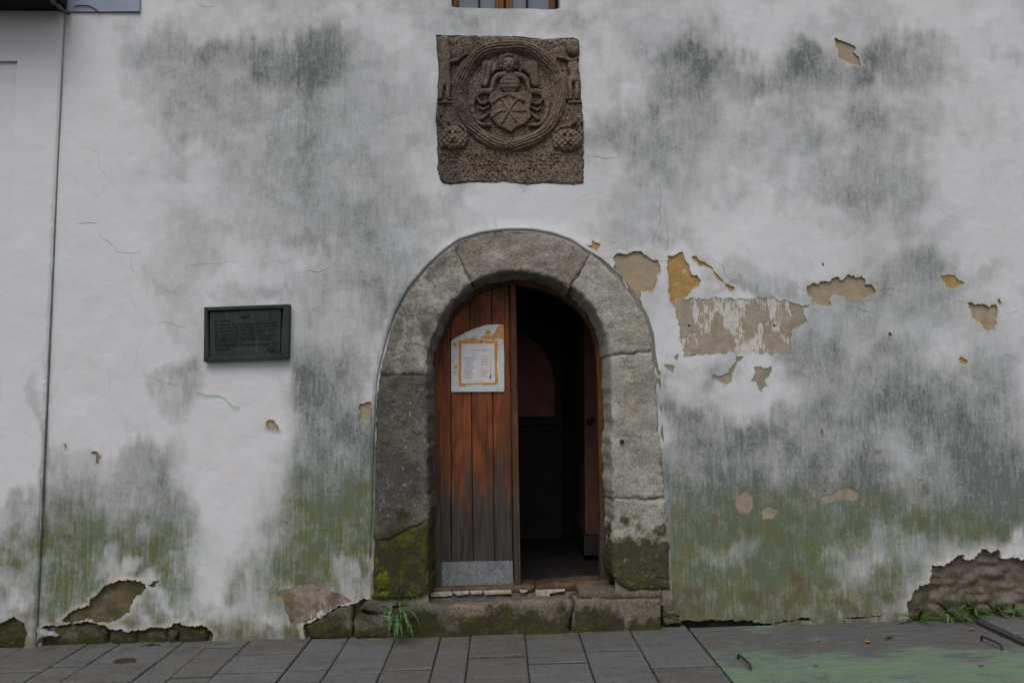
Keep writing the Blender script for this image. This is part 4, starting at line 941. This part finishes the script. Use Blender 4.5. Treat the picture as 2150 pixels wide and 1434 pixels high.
BRD = m_simple('worn_bronze_letters', (.028, .026, .024), .5, .4, nz=60)
rl = random.Random(4)
for k, (u0, u1, v) in enumerate(((.12,.30,.245),(.12,.86,.315),(.12,.86,.375),(.12,.84,.435),(.12,.72,.49),(.12,.84,.545),(.12,.80,.60),(.12,.44,.655),(.12,.86,.70),(.12,.30,.765))):
    V, Fc = [], []; u = u0
    while u < u1:
        for _ in range(rl.randint(3, 9)):
            lw = rl.choice((.007, .010, .012)); hgt = rl.choice((.030, .034, .034))
            q = qpoly([(u, v), (u+lw, v), (u+lw, v+hgt), (u, v+hgt)])
            c = q.mean(0); s = rl.choice((0, 1, 2))
            # worn letter shapes: stems and bars too weathered to read
            prism(V, Fc, qpoly([(u, v), (u+.0035, v), (u+.0035, v+hgt), (u, v+hgt)]), -.0395, -.0355)
            if s: prism(V, Fc, qpoly([(u+.0036, v+.002), (u+lw, v+.002), (u+lw, v+.010), (u+.0036, v+.010)]), -.0395, -.0355)
            if s == 2: prism(V, Fc, qpoly([(u+.0036, v+hgt-.010), (u+lw, v+hgt-.010), (u+lw, v+hgt-.002), (u+.0036, v+hgt-.002)]), -.0395, -.0355)
            u += lw+.004
            if u > u1: break
        u += .012
    add('text_line', V, Fc, BRD, plq)['kind'] = 'stuff'
V, Fc = [], []; c = Q(.79, .80, 0)
for r, yy in ((.023, -.035), (.023, -.041), (.017, -.043), (.014, -.039), (.006, -.039), (.004, -.044)):
    for k in range(18): V.append((c[0]+r*math.cos(k*math.pi/9)*.95, yy, c[2]+r*math.sin(k*math.pi/9)))
for q in range(5):
    for k in range(18): Fc.append((q*18+k, q*18+(k+1) % 18, q*18+18+(k+1) % 18, q*18+18+k))
Fc.append([90+k for k in range(18)]); add('round_seal', V, Fc, BRD, plq, True, sharp=40)
V, Fc = [], []; bev_prism(V, Fc, qpoly([(.41,.17),(.52,.165),(.525,.205),(.47,.215),(.415,.20)]), -.042, -.035, .002); add('small_crest', V, Fc, BRD, plq)

# ------------------------------------------------------------------ carved stone relief
RO = (900, 0, 3.585)                 # enlargement in which the carving was measured
YR = -.012
uA, uB = U(900, 0, YR), U(900+1219/3.585, 0, YR); vB = U(900, 400, YR)
SX = (uB[0]-uA[0])/1219.; SZ = (vB[2]-uA[2])/1434.
def R2(u, v): return uA[0]+np.asarray(u)*SX+(np.asarray(v)*0), uA[2]+np.asarray(v)*SZ
rel = empty('carved_relief', (float(R2(605, 0)[0]), 0, float(R2(0, 1390)[1])), 'brown carved stone relief with an angel holding a wreathed crest, above the arch', 'relief')
def cap(P, a, b, r0, r1=None):
    "distance inside a tapered stroke (positive inside)"
    r1 = r0 if r1 is None else r1; a, b = np.array(a, float), np.array(b, float); e = b-a
    t = np.clip(((P-a)@e)/((e*e).sum()+1e-9), 0, 1)
    return (r0+(r1-r0)*t)-np.hypot(P[:, 0]-a[0]-t*e[0], P[:, 1]-a[1]-t*e[1])
def strokes(P, lst):
    d = np.full(len(P), -1e9)
    for pts, r0, r1 in lst:
        m = len(pts)-1
        for i in range(m): d = np.maximum(d, cap(P, pts[i], pts[i+1], r0+(r1-r0)*i/m, r0+(r1-r0)*(i+1)/m))
    return d
def ell(P, c, r): 
    q = np.hypot((P[:, 0]-c[0])/r[0], (P[:, 1]-c[1])/r[1]); return (1-q)*min(r)
def pol(P, pts):
    pts = np.array(pts, float); return np.where(inpoly(P, pts), 1, -1)*pdist(P, pts)
def dome(d, r, h): t = np.clip(d/r, 0, 1); return h*np.sqrt(np.clip(1-(1-t)**2, 0, 1))
slab_out = ragged(np.array([(50,262),(300,268),(600,270),(900,290),(1090,278),(1135,300),(1140,380),(1125,480),(1145,600),(1150,740),(1160,880),(1165,1010),(1160,1180),(1160,1380),(1080,1390),(860,1385),(740,1398),(560,1375),(300,1380),(160,1398),(100,1375),(75,1310),(65,1100),(55,900),(65,700),(70,500),(55,360)], float), .05, 8, 3, 6)
FONT = {'A': [[(0,1),(.5,0),(1,1)],[(.2,.62),(.8,.62)]], 'B': [[(0,0),(0,1),(.7,1),(.9,.75),(.7,.5),(0,.5)],[(0,0),(.6,0),(.8,.25),(.6,.5)]], 'C': [[(1,.1),(.6,0),(.1,.25),(0,.5),(.1,.75),(.6,1),(1,.9)]],
 'D': [[(0,0),(0,1),(.6,1),(1,.5),(.6,0),(0,0)]], 'E': [[(1,0),(0,0),(0,1),(1,1)],[(0,.5),(.7,.5)]], 'F': [[(1,0),(0,0),(0,1)],[(0,.5),(.7,.5)]], 'G': [[(1,.1),(.6,0),(.1,.25),(0,.5),(.1,.75),(.6,1),(1,.85),(1,.55),(.6,.55)]],
 'H': [[(0,0),(0,1)],[(1,0),(1,1)],[(0,.5),(1,.5)]], 'I': [[(.5,0),(.5,1)]], 'L': [[(0,0),(0,1),(1,1)]], 'N': [[(0,1),(0,0),(1,1),(1,0)]], 'O': [[(.5,0),(.05,.3),(.05,.7),(.5,1),(.95,.7),(.95,.3),(.5,0)]],
 'R': [[(0,1),(0,0),(.8,0),(.95,.25),(.8,.5),(0,.5)],[(.4,.5),(1,1)]], 'S': [[(1,.1),(.4,0),(.05,.2),(.2,.45),(.8,.55),(.95,.8),(.6,1),(0,.9)]], 'T': [[(0,0),(1,0)],[(.5,0),(.5,1)]], 'V': [[(0,0),(.5,1),(1,0)]], 'Z': [[(0,0),(1,0),(0,1),(1,1)]]}
def text_segs(s, u0, v0, wd, ht, gap):
    out = []; u = u0
    for ch in s:
        if ch == ' ': u += wd*.8; continue
        k = .35 if ch == 'I' else 1
        for st in FONT[ch]: out.append([(u+a*wd*k, v0+b*ht) for a, b in st])
        u += wd*k+gap
    return out
LET = text_segs('DER GANZN LOBLICHEN', 105, 1168, 38, 56, 15)+text_segs('BRVDERSCHAFT', 270, 1244, 40, 52, 17)+text_segs('ANNO', 415, 1314, 44, 50, 24)
st_ = 3.6
gu, gv = np.meshgrid(np.arange(40, 1176, st_), np.arange(255, 1404, st_)); GP = np.c_[gu.ravel(), gv.ravel()]; NU, NV = gu.shape[1], gu.shape[0]
ins = np.where(inpoly(GP, slab_out), 1, -1)*pdist(GP, slab_out)
def slabh(P):
    h = 10*(fbm(P[:, 0]/70, 0, P[:, 1]/70, 4, 31)-.5)+7*(fbm(P[:, 0]/14, 0, P[:, 1]/14, 3, 32)-.5)
    h -= 7*ss(.64, .74, fbm(P[:, 0]/9, 4, P[:, 1]/9, 2, 33))
    rr = np.hypot(P[:, 0]-610, P[:, 1]-720)
    h -= 12*ss(340, 318, rr)                                # sunk field inside the wreath
    h -= 8*ss(0, 1, (P[:, 1] < 780)*(rr > 430).astype(float))*ss(18, 40, np.abs(P[:, 0]-605)-350)
    h += 9*((rr < 342) & (rr > 322))                        # thin moulding
    return h
hs_ = slabh(GP)
m = (GP[:, 1] > 1150)
d = np.full(len(GP), -1e9); d[m] = strokes(GP[m], [(p, 4.5, 4.5) for p in LET]); wear = ss(.30, .5, fbm(GP[:, 0]/60, 1, GP[:, 1]/60, 3, 36))
hs_ = hs_-dome(d+1.5, 6, 10)*wear*(d > -1.5)
hs_ = hs_-14*ss(22, 0, np.abs(ins))*(ins > 0)
def grid_mesh(name, keep, H, y0, parent, mat, base=None, skirt=14.):
    "height field (zoom units) -> mesh with closed sides"
    K = keep.reshape(NV, NU); ids = -np.ones(NV*NU, int)
    q = K[:-1, :-1] & K[1:, :-1] & K[:-1, 1:] & K[1:, 1:]
    jj, ii = np.where(q); a = jj*NU+ii
    quads = np.c_[a, a+NU, a+NU+1, a+1]; used = np.unique(quads); ids[used] = np.arange(len(used))
    xx, zz = R2(GP[used, 0], GP[used, 1]); V = np.c_[xx, y0-H[used]*abs(SX), zz]
    Fc = ids[quads].tolist()
    ec = {}
    for f in Fc:
        for k in range(4):
            e = (f[k], f[(k+1) % 4])
            if (e[1], e[0]) in ec: del ec[(e[1], e[0])]
            else: ec[e] = 1
    bk = {}; ex = []
    for (p, q) in ec:
        for v in (p, q):
            if v not in bk: bk[v] = len(V)+len(ex); ex.append((V[v][0], (y0+skirt*abs(SX)) if base is None else base, V[v][2]))
        Fc.append((q, p, bk[p], bk[q]))
    V = np.vstack([V, np.array(ex)])
    return add(name, V, Fc, mat, parent, True, sharp=60)
grid_mesh('stone_slab', ins > 0, hs_, YR, rel, RELIEF, base=.05)
def carve(name, d, h, sk=6, thr=-.5, mat=None):
    n = 5*(fbm(GP[:, 0]/22, 3, GP[:, 1]/22, 3, 51)-.5)+4*(fbm(GP[:, 0]/8, 3, GP[:, 1]/8, 2, 52)-.5)
    return grid_mesh(name, (d > thr) & (ins > 3), hs_s+h+n, YR, rel, mat or RELIEF, skirt=22)
hs_s = 8*(fbm(GP[:, 0]/70, 0, GP[:, 1]/70, 3, 31)-.5)-6
rr = np.hypot(GP[:, 0]-610, GP[:, 1]-720); th = np.arctan2(GP[:, 1]-720, GP[:, 0]-610)
d = 46-np.abs(rr-378+6*np.sin(th*3)); leaf = np.abs(np.sin(th*22+(rr-378)*.05*np.sign(np.sin(th*3))))
hw = dome(d, 46, 42)+(6*np.sin((rr-378)*.30+2.2*np.sin(th*6.5)+4*fbm(th*5, 0, rr/40, 3, 61))+5*ss(.45, .75, fbm(th*16, 2, rr/30, 3, 62)))*ss(0, 12, d)-8*ss(.93, 1, np.abs(np.cos(th*2)))
carve('wreath', d, hw)
mir = lambda pts: [(1222-a, b) for a, b in pts]
for s in (0, 1):
    fl = mir if s else (lambda q: q)
    d = pol(GP, fl([(400,480),(440,462),(515,480),(530,535),(470,575),(455,640),(440,668),(392,665),(398,580)]))
    fth = np.sin((GP[:, 0] if not s else 1222-GP[:, 0])*.16+(GP[:, 1])*.03)
    carve('angel_wing', d, dome(d, 14, 34)+7*fth)
sh = [(462,702),(520,690),(560,704),(610,692),(660,704),(720,690),(775,700),(782,760),(760,830),(772,890),(720,950),(668,968),(622,1008),(560,978),(520,958),(462,890),(474,820),(450,760)]
d = pol(GP, sh); hsh = dome(d, 16, 24)+8*ss(160, 0, np.hypot(GP[:, 0]-615, GP[:, 1]-840)); carve('shield', d, hsh)
carve_base = hs_s
hs_s = hs_s+24
d = strokes(GP, [([(550,940),(600,850),(660,765)], 9, 9), ([(632,732),(672,750),(708,768)], 17, 17)]); carve('hammer', d, dome(d, 9, 17))
d = strokes(GP, [([(655,925),(600,850),(548,758)], 9, 8), ([(482,792),(515,762),(550,742),(592,728)], 7, 9)]); carve('pickaxe', d, dome(d, 8, 15))
d = strokes(GP, [([(484,888),(512,862),(545,850),(600,850),(735,848)], 9, 6)]); carve('chisel', d, dome(d, 8, 13))
hs_s = carve_base
for s in (0, 1):
    fl = mir if s else (lambda q: q)
    d = strokes(GP, [(fl([(462,700),(420,694),(375,706),(345,745),(330,800),(338,870),(368,925),(410,950),(462,950)]), 26, 13), (fl([(365,752),(392,785),(420,790),(452,770)]), 13, 9), (fl([(385,820),(410,835),(452,815)]), 12, 9), (fl([(400,905),(430,880),(455,860)]), 14, 8)])
    carve('scroll_leaf', d, dome(d, 16, 27)+3*np.sin(GP[:, 1]*.12))
# the angel: one continuous figure
d = np.maximum.reduce([ell(GP, (600,496), (60,66)), ell(GP, (610,632), (76,84)), strokes(GP, [([(575,572),(520,578),(490,612),(478,690)], 27, 17), ([(655,572),(705,582),(738,618),(752,690)], 27, 17), ([(600,540),(605,575)], 26, 34)])])
hA = np.maximum.reduce([dome(ell(GP, (600,496), (60,66)), 50, 54), dome(ell(GP, (610,632), (76,84)), 50, 34), dome(strokes(GP, [([(575,572),(520,578),(490,612),(478,690)], 27, 17), ([(655,572),(705,582),(738,618),(752,690)], 27, 17)]), 22, 36), dome(strokes(GP, [([(600,540),(605,575)], 26, 34)]), 22, 24)])
hA += 7*dome(ell(GP, (602,505), (9,18)), 8, 1)-9*dome(ell(GP, (580,490), (11,8)), 6, 1)-9*dome(ell(GP, (624,490), (11,8)), 6, 1)-6*dome(ell(GP, (602,532), (17,5)), 4, 1)+5*np.sin(GP[:, 1]*.2)*(ell(GP, (610,640), (60,60)) > 0)*.5
angel = carve('angel', d, hA)
hair = np.maximum.reduce([ell(GP, (552,470), (26,50)), ell(GP, (652,470), (26,50)), ell(GP, (600,436), (56,22)), ell(GP, (545,520), (18,22)), ell(GP, (660,520), (18,22))])
carve('angel_hair', hair, dome(hair, 18, 50)+6*np.sin(GP[:, 0]*.35)*np.sin(GP[:, 1]*.35))
# miners standing left and right on small consoles
d = np.maximum.reduce([pol(GP, [(82,330),(150,320),(172,400),(168,560),(180,660),(150,668),(80,668),(88,500)]), strokes(GP, [([(100,660),(96,755)], 22, 15), ([(152,660),(152,750)], 22, 15), ([(96,757),(78,760)], 12, 10), ([(152,752),(175,758)], 12, 10), ([(160,478),(215,470),(250,440),(290,418)], 17, 12)]), ell(GP, (118,318), (44,44))])
carve('miner_figure', d, dome(d, 24, 34))
d = np.maximum.reduce([ell(GP, (1082,362), (50,62)), pol(GP, [(1045,470),(1115,462),(1128,520),(1122,560),(1138,628),(1040,640),(1056,560),(1040,520)]), strokes(GP, [([(1060,636),(1064,745)], 20, 14), ([(1112,636),(1106,742)], 20, 14), ([(1064,748),(1020,752)], 12, 9), ([(1106,746),(1130,750)], 11, 9), ([(950,438),(1010,446),(1070,468),(1122,448)], 12, 15), ([(950,440),(930,520),(960,590)], 17, 24)])])
carve('miner_figure', d, dome(d, 24, 36))
for s in (0, 1):
    d = pol(GP, [(1042,762),(1148,756),(1152,784),(1042,786)] if s else [(74,772),(186,768),(186,792),(74,794)]); carve('console', d, dome(d, 8, 22))
d = np.maximum.reduce([ell(GP, (190,1050), (98,92)), strokes(GP, [([(90,880),(75,905),(105,940),(130,975)], 15, 18), ([(150,930),(140,975)], 14, 16), ([(250,960),(280,990),(286,1060),(262,1110)], 20, 18), ([(95,1060),(110,1120)], 18, 16)])])
fc = dome(d, 40, 50)-12*dome(ell(GP, (160,1020), (20,12)), 8, 1)-12*dome(ell(GP, (225,1020), (20,12)), 8, 1)+14*dome(ell(GP, (190,1050), (16,30)), 10, 1)-12*dome(ell(GP, (190,1095), (42,10)), 7, 1)+7*np.sin(GP[:, 0]*.16)*np.sin(GP[:, 1]*.14)
carve('corner_mask', d, fc)
d = np.maximum.reduce([ell(GP, (1040,1060), (112,88)), ell(GP, (1122,915), (44,44)), strokes(GP, [([(1122,960),(1140,1010),(1130,1070)], 22, 24), ([(960,1000),(985,970),(1050,960),(1080,930)], 18, 16), ([(940,1030),(950,1110)], 20, 20)])])
fc = dome(d, 40, 50)-14*dome(ell(GP, (1122,915), (16,16)), 9, 1)-12*dome(ell(GP, (1010,1035), (20,12)), 8, 1)-12*dome(ell(GP, (1070,1040), (20,12)), 8, 1)+14*dome(ell(GP, (1040,1065), (16,30)), 10, 1)-12*dome(ell(GP, (1040,1112), (42,10)), 7, 1)+7*np.sin(GP[:, 0]*.15)*np.sin(GP[:, 1]*.15)
carve('corner_mask', d, fc)
hs_s = hs_s+38
d = ell(GP, (602,1106), (40,30)); carve('rosette', d, dome(d, 22, 20)+5*np.cos(6*np.arctan2(GP[:, 1]-1106, GP[:, 0]-602)))
hs_s = carve_base

# ------------------------------------------------------------------ painted notice board on the door
YN = YD-.006
nb_out = Z([(62,1290),(58,400),(80,370),(150,325),(320,235),(480,170),(620,120),(720,100),(850,96),(990,102),(994,400),(1003,700),(1002,900),(1005,1270),(985,1287)], 940, 670, 8.435, YN)
note = empty('notice_board', tuple(np.array([nb_out[:, 0].mean(), YN, nb_out[:, 1].min()])), 'painted white and orange opening hours board fixed to the brown door', 'sign')
V, Fc = [], []; bev_prism(V, Fc, nb_out, YN-.007, YN+.004, .002); add('board', V, Fc, ENAM, note)
def NP(p): return Z(p, 940, 670, 8.435, YN-.007)
ORG = m_simple('orange_paint', (.44, .215, .05), .45, nz=40, var=.25, bump=0); YEL = m_simple('ochre_disc', (.40, .24, .03), .45, nz=40, var=.15, bump=0)
WHT = m_simple('white_print', (.50, .485, .505), .45, nz=15, var=.08, bump=0); INK = m_simple('slate_ink', (.13, .15, .19), .6, bump=0); PINKI = m_simple('faded_print', (.47, .42, .385), .6, bump=0); TEALI = m_simple('teal_paint', (.33, .43, .46), .5, bump=0)
REDI = m_simple('red_print', (.45, .2, .16), .6, bump=0); WHF = m_simple('white_letter', (.62, .52, .36), .6, bump=0)
def flat(name, p, d, mat, par=note, rag=0):
    q = NP(p)
    if rag: q = ragged(q, .1, .006, len(p), .003)
    V, Fc = [], []; prism(V, Fc, q, YN-.007-d, YN-.007); return add(name, V, Fc, mat, par)
flat('orange_frame', [(190,375),(280,378),(330,350),(400,340),(430,320),(500,318),(540,365),(880,380),(880,600),(885,1160),(330,1165),(320,1190),(200,1195),(195,800)], .0006, ORG, rag=1)
flat('orange_wave', [(590,350),(600,300),(640,288),(760,290),(830,240),(880,130),(988,104),(990,355),(650,358)], .0006, ORG, rag=1)
flat('ochre_disc', [(710+50*math.cos(k*.524), 235+46*math.sin(k*.524)) for k in range(12)], .0009, YEL)
flat('hours_panel', [(243,438),(825,432),(838,1118),(243,1140)], .0011, WHT)
flat('teal_line', [(310,535),(800,540),(800,556),(310,552)], .0014, TEALI); flat('teal_line', [(330,1095),(620,1092),(620,1104),(330,1108)], .0014, TEALI)
flat('teal_line', [(755,660),(772,660),(765,1060),(750,1060)], .0014, TEALI)
flat('blue_blot', [(80,930),(110,900),(160,905),(165,945),(110,970),(80,960)], .0006, TEALI, rag=1); flat('orange_blot', [(95,840),(140,825),(178,830),(175,870),(120,872)], .0006, ORG, rag=1); flat('ochre_blot', [(90,440),(110,415),(150,425),(155,480),(110,485)], .0006, YEL, rag=1)
flat('red_drop', [(740,1000),(765,980),(770,1040),(750,1058),(735,1040)], .0014, REDI); flat('hanging_clip', [(585,375),(600,372),(606,405),(590,408)], .004, IRON)
flat('candle_print', [(652,530),(660,530),(660,590),(652,590)], .0014, INK)
for yy in (640, 690, 740, 790, 840, 890, 940, 990): flat('hours_print', [(590,yy),(705+8*((yy//50) % 3),yy),(705,yy+30),(592,yy+30)], .0014, PINKI)
def lettering(s, p, ht, mat):
    cu = bpy.data.curves.new('lettering', 'FONT'); cu.body = s; cu.size = 1; cu.extrude = 0; cu.resolution_u = 2
    o = bpy.data.objects.new('tmp', cu); C.objects.link(o); bpy.context.view_layer.update()
    me = o.to_mesh(); vv = np.array([v.co[:] for v in me.vertices]); ff = [list(q.vertices) for q in me.polygons]; o.to_mesh_clear(); bpy.data.objects.remove(o)
    h = .72; a = NP([p])[0]; s2 = ht/h
    V = np.c_[a[0]+vv[:, 0]*s2*.62, np.full(len(vv), YN-.007-.0017), a[1]+vv[:, 1]*s2]
    return add('lettering', V, ff, mat, note)
px_m = float(NP([(0, 0)])[0][1]-NP([(0, 1)])[0][1])
for k, s in enumerate(('PONDELOK', 'UTOROK', 'STREDA', '\u0160TVRTOK', 'PIATOK', 'SOBOTA', 'NEDE\u013dA')): lettering(s, (298, 712+k*57), 44*px_m, INK)
lettering('H', (912, 200), 66*px_m, WHF)

# ------------------------------------------------------------------ plants, moss, litter
LEAF = m_leaf('weed_leaf', (.035, .08, .02), (.065, .115, .028)); LEAF2 = m_leaf('low_weed_leaf', (.035, .075, .02), (.07, .115, .03))
MOSS = Mat('bright_moss', .95, .1); mn = MOSS.noise(60, det=5, rough=.7); MOSS.col(MOSS.mix(MOSS.ramp(mn, .35, .65), (.045, .052, .008), (.125, .14, .018))); MOSS.bump(mn, 1, .01); MOSS = MOSS.m
def frond(base, az, el, L, wd, parent, mat, curl=1.2, lob=7, seed=0):
    "a toothed leaf that arches over along its midrib"
    r = random.Random(seed); p = np.array(base, float); V, Fc = [], []; n = 14; e = el
    side = np.array([-math.sin(az), math.cos(az), 0])
    for i in range(n+1):
        t = i/n; d = np.array([math.cos(az)*math.cos(e), math.sin(az)*math.cos(e), math.sin(e)])
        wv = wd*math.sin(min(1, .12+t*.95)*math.pi*.96)**.7*(.25+.75*(i % 2)*r.uniform(.6, 1.15))*(1 if t > .12 else .3)
        up = np.cross(d, side)
        V += [tuple(p+side*wv+up*-wv*.35), tuple(p), tuple(p-side*wv+up*-wv*.35)]
        p = p+d*L/n; e -= curl/n; p[2] = max(p[2], gz(p[0])+.006)
    for i in range(n):
        a = 3*i; Fc += [(a, a+1, a+4, a+3), (a+1, a+2, a+5, a+4)]
    return add('leaf', V, Fc, mat, parent, True)
def weed(name, label, base, leaves, mat, group=None):
    o = empty(name, base, label, 'weed', group)
    for k, (az, el, L, wd, cu) in enumerate(leaves): frond((base[0]+random.uniform(-.01, .01), base[1]+random.uniform(-.01, .01), base[2]), math.radians(az), math.radians(el), L, wd, o, mat, cu, seed=k)
    return o
b = U(838, 1262, -.1)
weed('tall_weed', 'green toothed weed growing at the left corner of the stone step', (b[0]-.02, -.09, gz(b[0])+.15), [(-95, 70, 0.266, 0.016, 3.0), (-60, 60, 0.296, 0.0176, 2.8), (-35, 55, 0.266, 0.016, 2.6), (-120, 60, 0.222, 0.0144, 2.9), (-20, 40, 0.237, 0.016, 2.4), (-80, 30, 0.266, 0.016, 2.2), (-50, 20, 0.252, 0.016, 1.9), (-75, 85, 0.311, 0.0144, 3.0), (-10, 70, 0.266, 0.016, 2.9), (-100, 30, 0.222, 0.0144, 2.3), (-30, 80, 0.311, 0.0144, 2.9), (-65, 5, 0.192, 0.0144, 1.6), (-85, -10, 0.178, 0.0128, 1.2)], LEAF)
b2 = U(836, 1255, -.2)
weed('slender_weed', 'narrow fern-like weed sprouting above the step beside the mossy jamb', (b2[0], -.05, float(U(822, 1262, -.05)[2])), [(-90,80,.22,.008,1.8),(-60,70,.26,.009,2.2),(-120,75,.2,.008,2.0),(-30,60,.2,.008,2.0)], LEAF)
for i, (px, py, n, lab) in enumerate(((1925,1276,16,'low green weed at the far end of the hatch beside the bare rubble'),(1990,1268,20,'green weed in front of the bare rubble at the corner of the raised slabs'),(2035,1262,20,'spreading weed growing between raised slabs and rubble footing'),(2085,1252,26,'bushiest green weed against the rubble near the right edge'),(2125,1256,18,'rightmost green weed at the foot of the rubble'),(325,1326,6,'tiny dark weed under the left footing stones'))):
    q = U(px, py, -.02); zz = gz(q[0])+(.03 if px > 1985 else 0); rr_ = random.Random(40+i)
    weed('low_weed', lab, (q[0], -.03, zz), [(rr_.uniform(-178, -2), rr_.uniform(5, 65), rr_.uniform(.10, .23)*(.5 if px < 400 else 1), rr_.uniform(.012, .022), rr_.uniform(.8, 2.2)) for _ in range(n)], LEAF2, 'weeds along the wall foot')
def cushion(name, label, px, py, rx, rz, ry, y0, seed):
    c = U(px, py, y0); V, Fc = [], []; nu, nv = 44, 24
    for j in range(nv+1):
        for i in range(nu):
            a = 2*math.pi*i/nu; f = math.pi*.5*j/nv
            d = np.array([math.cos(a)*math.sin(f), -math.cos(f), math.sin(a)*math.sin(f)]); k = .55+.75*float(fbm(d[0]*2.2+seed, d[1]*2.2, d[2]*2.2, 3, seed))+.5*float(fbm(d[0]*7+seed, d[1]*7, d[2]*7, 2, seed+5)-.5)
            V.append((c[0]+d[0]*rx*k, y0+d[1]*ry*k, c[2]+d[2]*rz*k))
    for j in range(nv):
        for i in range(nu): Fc.append((j*nu+i, j*nu+(i+1) % nu, (j+1)*nu+(i+1) % nu, (j+1)*nu+i))
    o = add(name, V, Fc, MOSS, None, True); return tag(o, label, 'moss', 'moss cushions on the left jamb')
cushion('moss_cushion', 'largest bright yellow-green moss cushion low on the left jamb', 803, 1216, .055, .06, .018, -.022, 3)
cushion('moss_cushion', 'small bright moss tuft on the jamb edge, topmost of the three', 793, 1180, .02, .035, .014, -.018, 4)
cushion('moss_cushion', 'small bright moss tuft just above the tall weed', 806, 1248, .035, .022, .016, -.024, 5)
def dead_leaf(label, px, py, L, wd, az, mat, lift=.006, name='fallen_leaf', curl=.25):
    q = UG(px, py); V, Fc = [], []; n = 8; c, s = math.cos(az), math.sin(az)
    hz = .036 if px > 2000 and py < 1345 else 0
    for i in range(n+1):
        t = i/n-.5; wv = wd*math.cos(t*math.pi)**.8
        for k in (-1, 0, 1):
            x, yy = t*L, k*wv; zz = lift+curl*L*(t*t)+abs(k)*wv*.5
            V.append((q[0]+x*c-yy*s, q[1]+x*s+yy*c, gz(q[0])+zz+.003+hz*0))
    for i in range(n):
        for k in range(2): a = 3*i+k; Fc.append((a, a+1, a+4, a+3))
    return tag(add(name, V, Fc, mat, None, True), label, 'leaf', 'fallen leaves on hatch and pavement')
LB = m_simple('brown_leaf', (.07, .04, .022), .8, bump=0); LO = m_simple('orange_leaf', (.28, .115, .03), .7, bump=0); LY = m_simple('yellow_leaf', (.26, .16, .04), .7, bump=0)
dead_leaf('yellow-brown leaf scrap on the hatch, left of the orange one', 1719, 1348, .034, .012, .4, LY)
dead_leaf('round orange leaf in the middle of the hatch', 1822, 1352, .034, .018, .1, LO)
dead_leaf('long dark brown leaf on the green paint of the hatch', 1867, 1342, .08, .013, .5, LB, curl=.4)
dead_leaf('orange leaf near the right handle of the hatch', 2040, 1325, .035, .016, .7, LO)
dead_leaf('small dark leaf close to the wall on the hatch', 1773, 1308, .03, .010, -.4, LB)
dead_leaf('dark brown leaf on the pavement below the left footing stones', 243, 1351, .05, .017, -.3, LB)
dead_leaf('reddish leaf where the hatch meets the weeds', 1972, 1293, .03, .012, .3, LO)
dead_leaf('thin brown leaf stem on the front of the hatch', 1713, 1400, .04, .005, -.2, LB)
dead_leaf('thin dark scrap right of the hatch handle line', 2060, 1401, .035, .006, -.5, LB)
# paint or cement spilt at the foot of the seam
SPL = m_simple('spilt_cement', (.24, .235, .245), .8, nz=40)
V, Fc = [], []
p2 = ragged(np.array([UG(a, b)[:2] for a, b in ((62,1346),(84,1340),(120,1336),(133,1342),(122,1350),(104,1352),(86,1349))]), .12, .012, 4, .01)
n = len(p2); c0 = p2.mean(0)
V = [(a, b, gz(a)+.005) for a, b in p2]+[(c0[0]+(a-c0[0])*.7, c0[1]+(b-c0[1])*.7, gz(a)+.012) for a, b in p2]+[(c0[0], c0[1]+.01, gz(c0[0])+.022)]
for i in range(n): Fc += [(i, (i+1) % n, n+(i+1) % n, n+i), (n+i, n+(i+1) % n, 2*n)]
tag(add('cement_spill', V, Fc, SPL, None, True), 'pale grey splash of cement at the foot of the seam between the two houses', 'splash')
sp = Z([(318,965),(334,925),(350,950),(395,976),(455,990),(500,1003),(490,1014),(430,1012),(380,1020),(345,1045),(320,1060)], *B1)
stone('cement_lump', sp, -.03, .08, SPL, None, r=.015, amp=.006, step=.01, seed=150, rag=.1, lim=.006)
tag(bpy.data.objects['cement_lump'], 'pale ragged cement lump in the corner where the seam meets the pavement', 'lump')
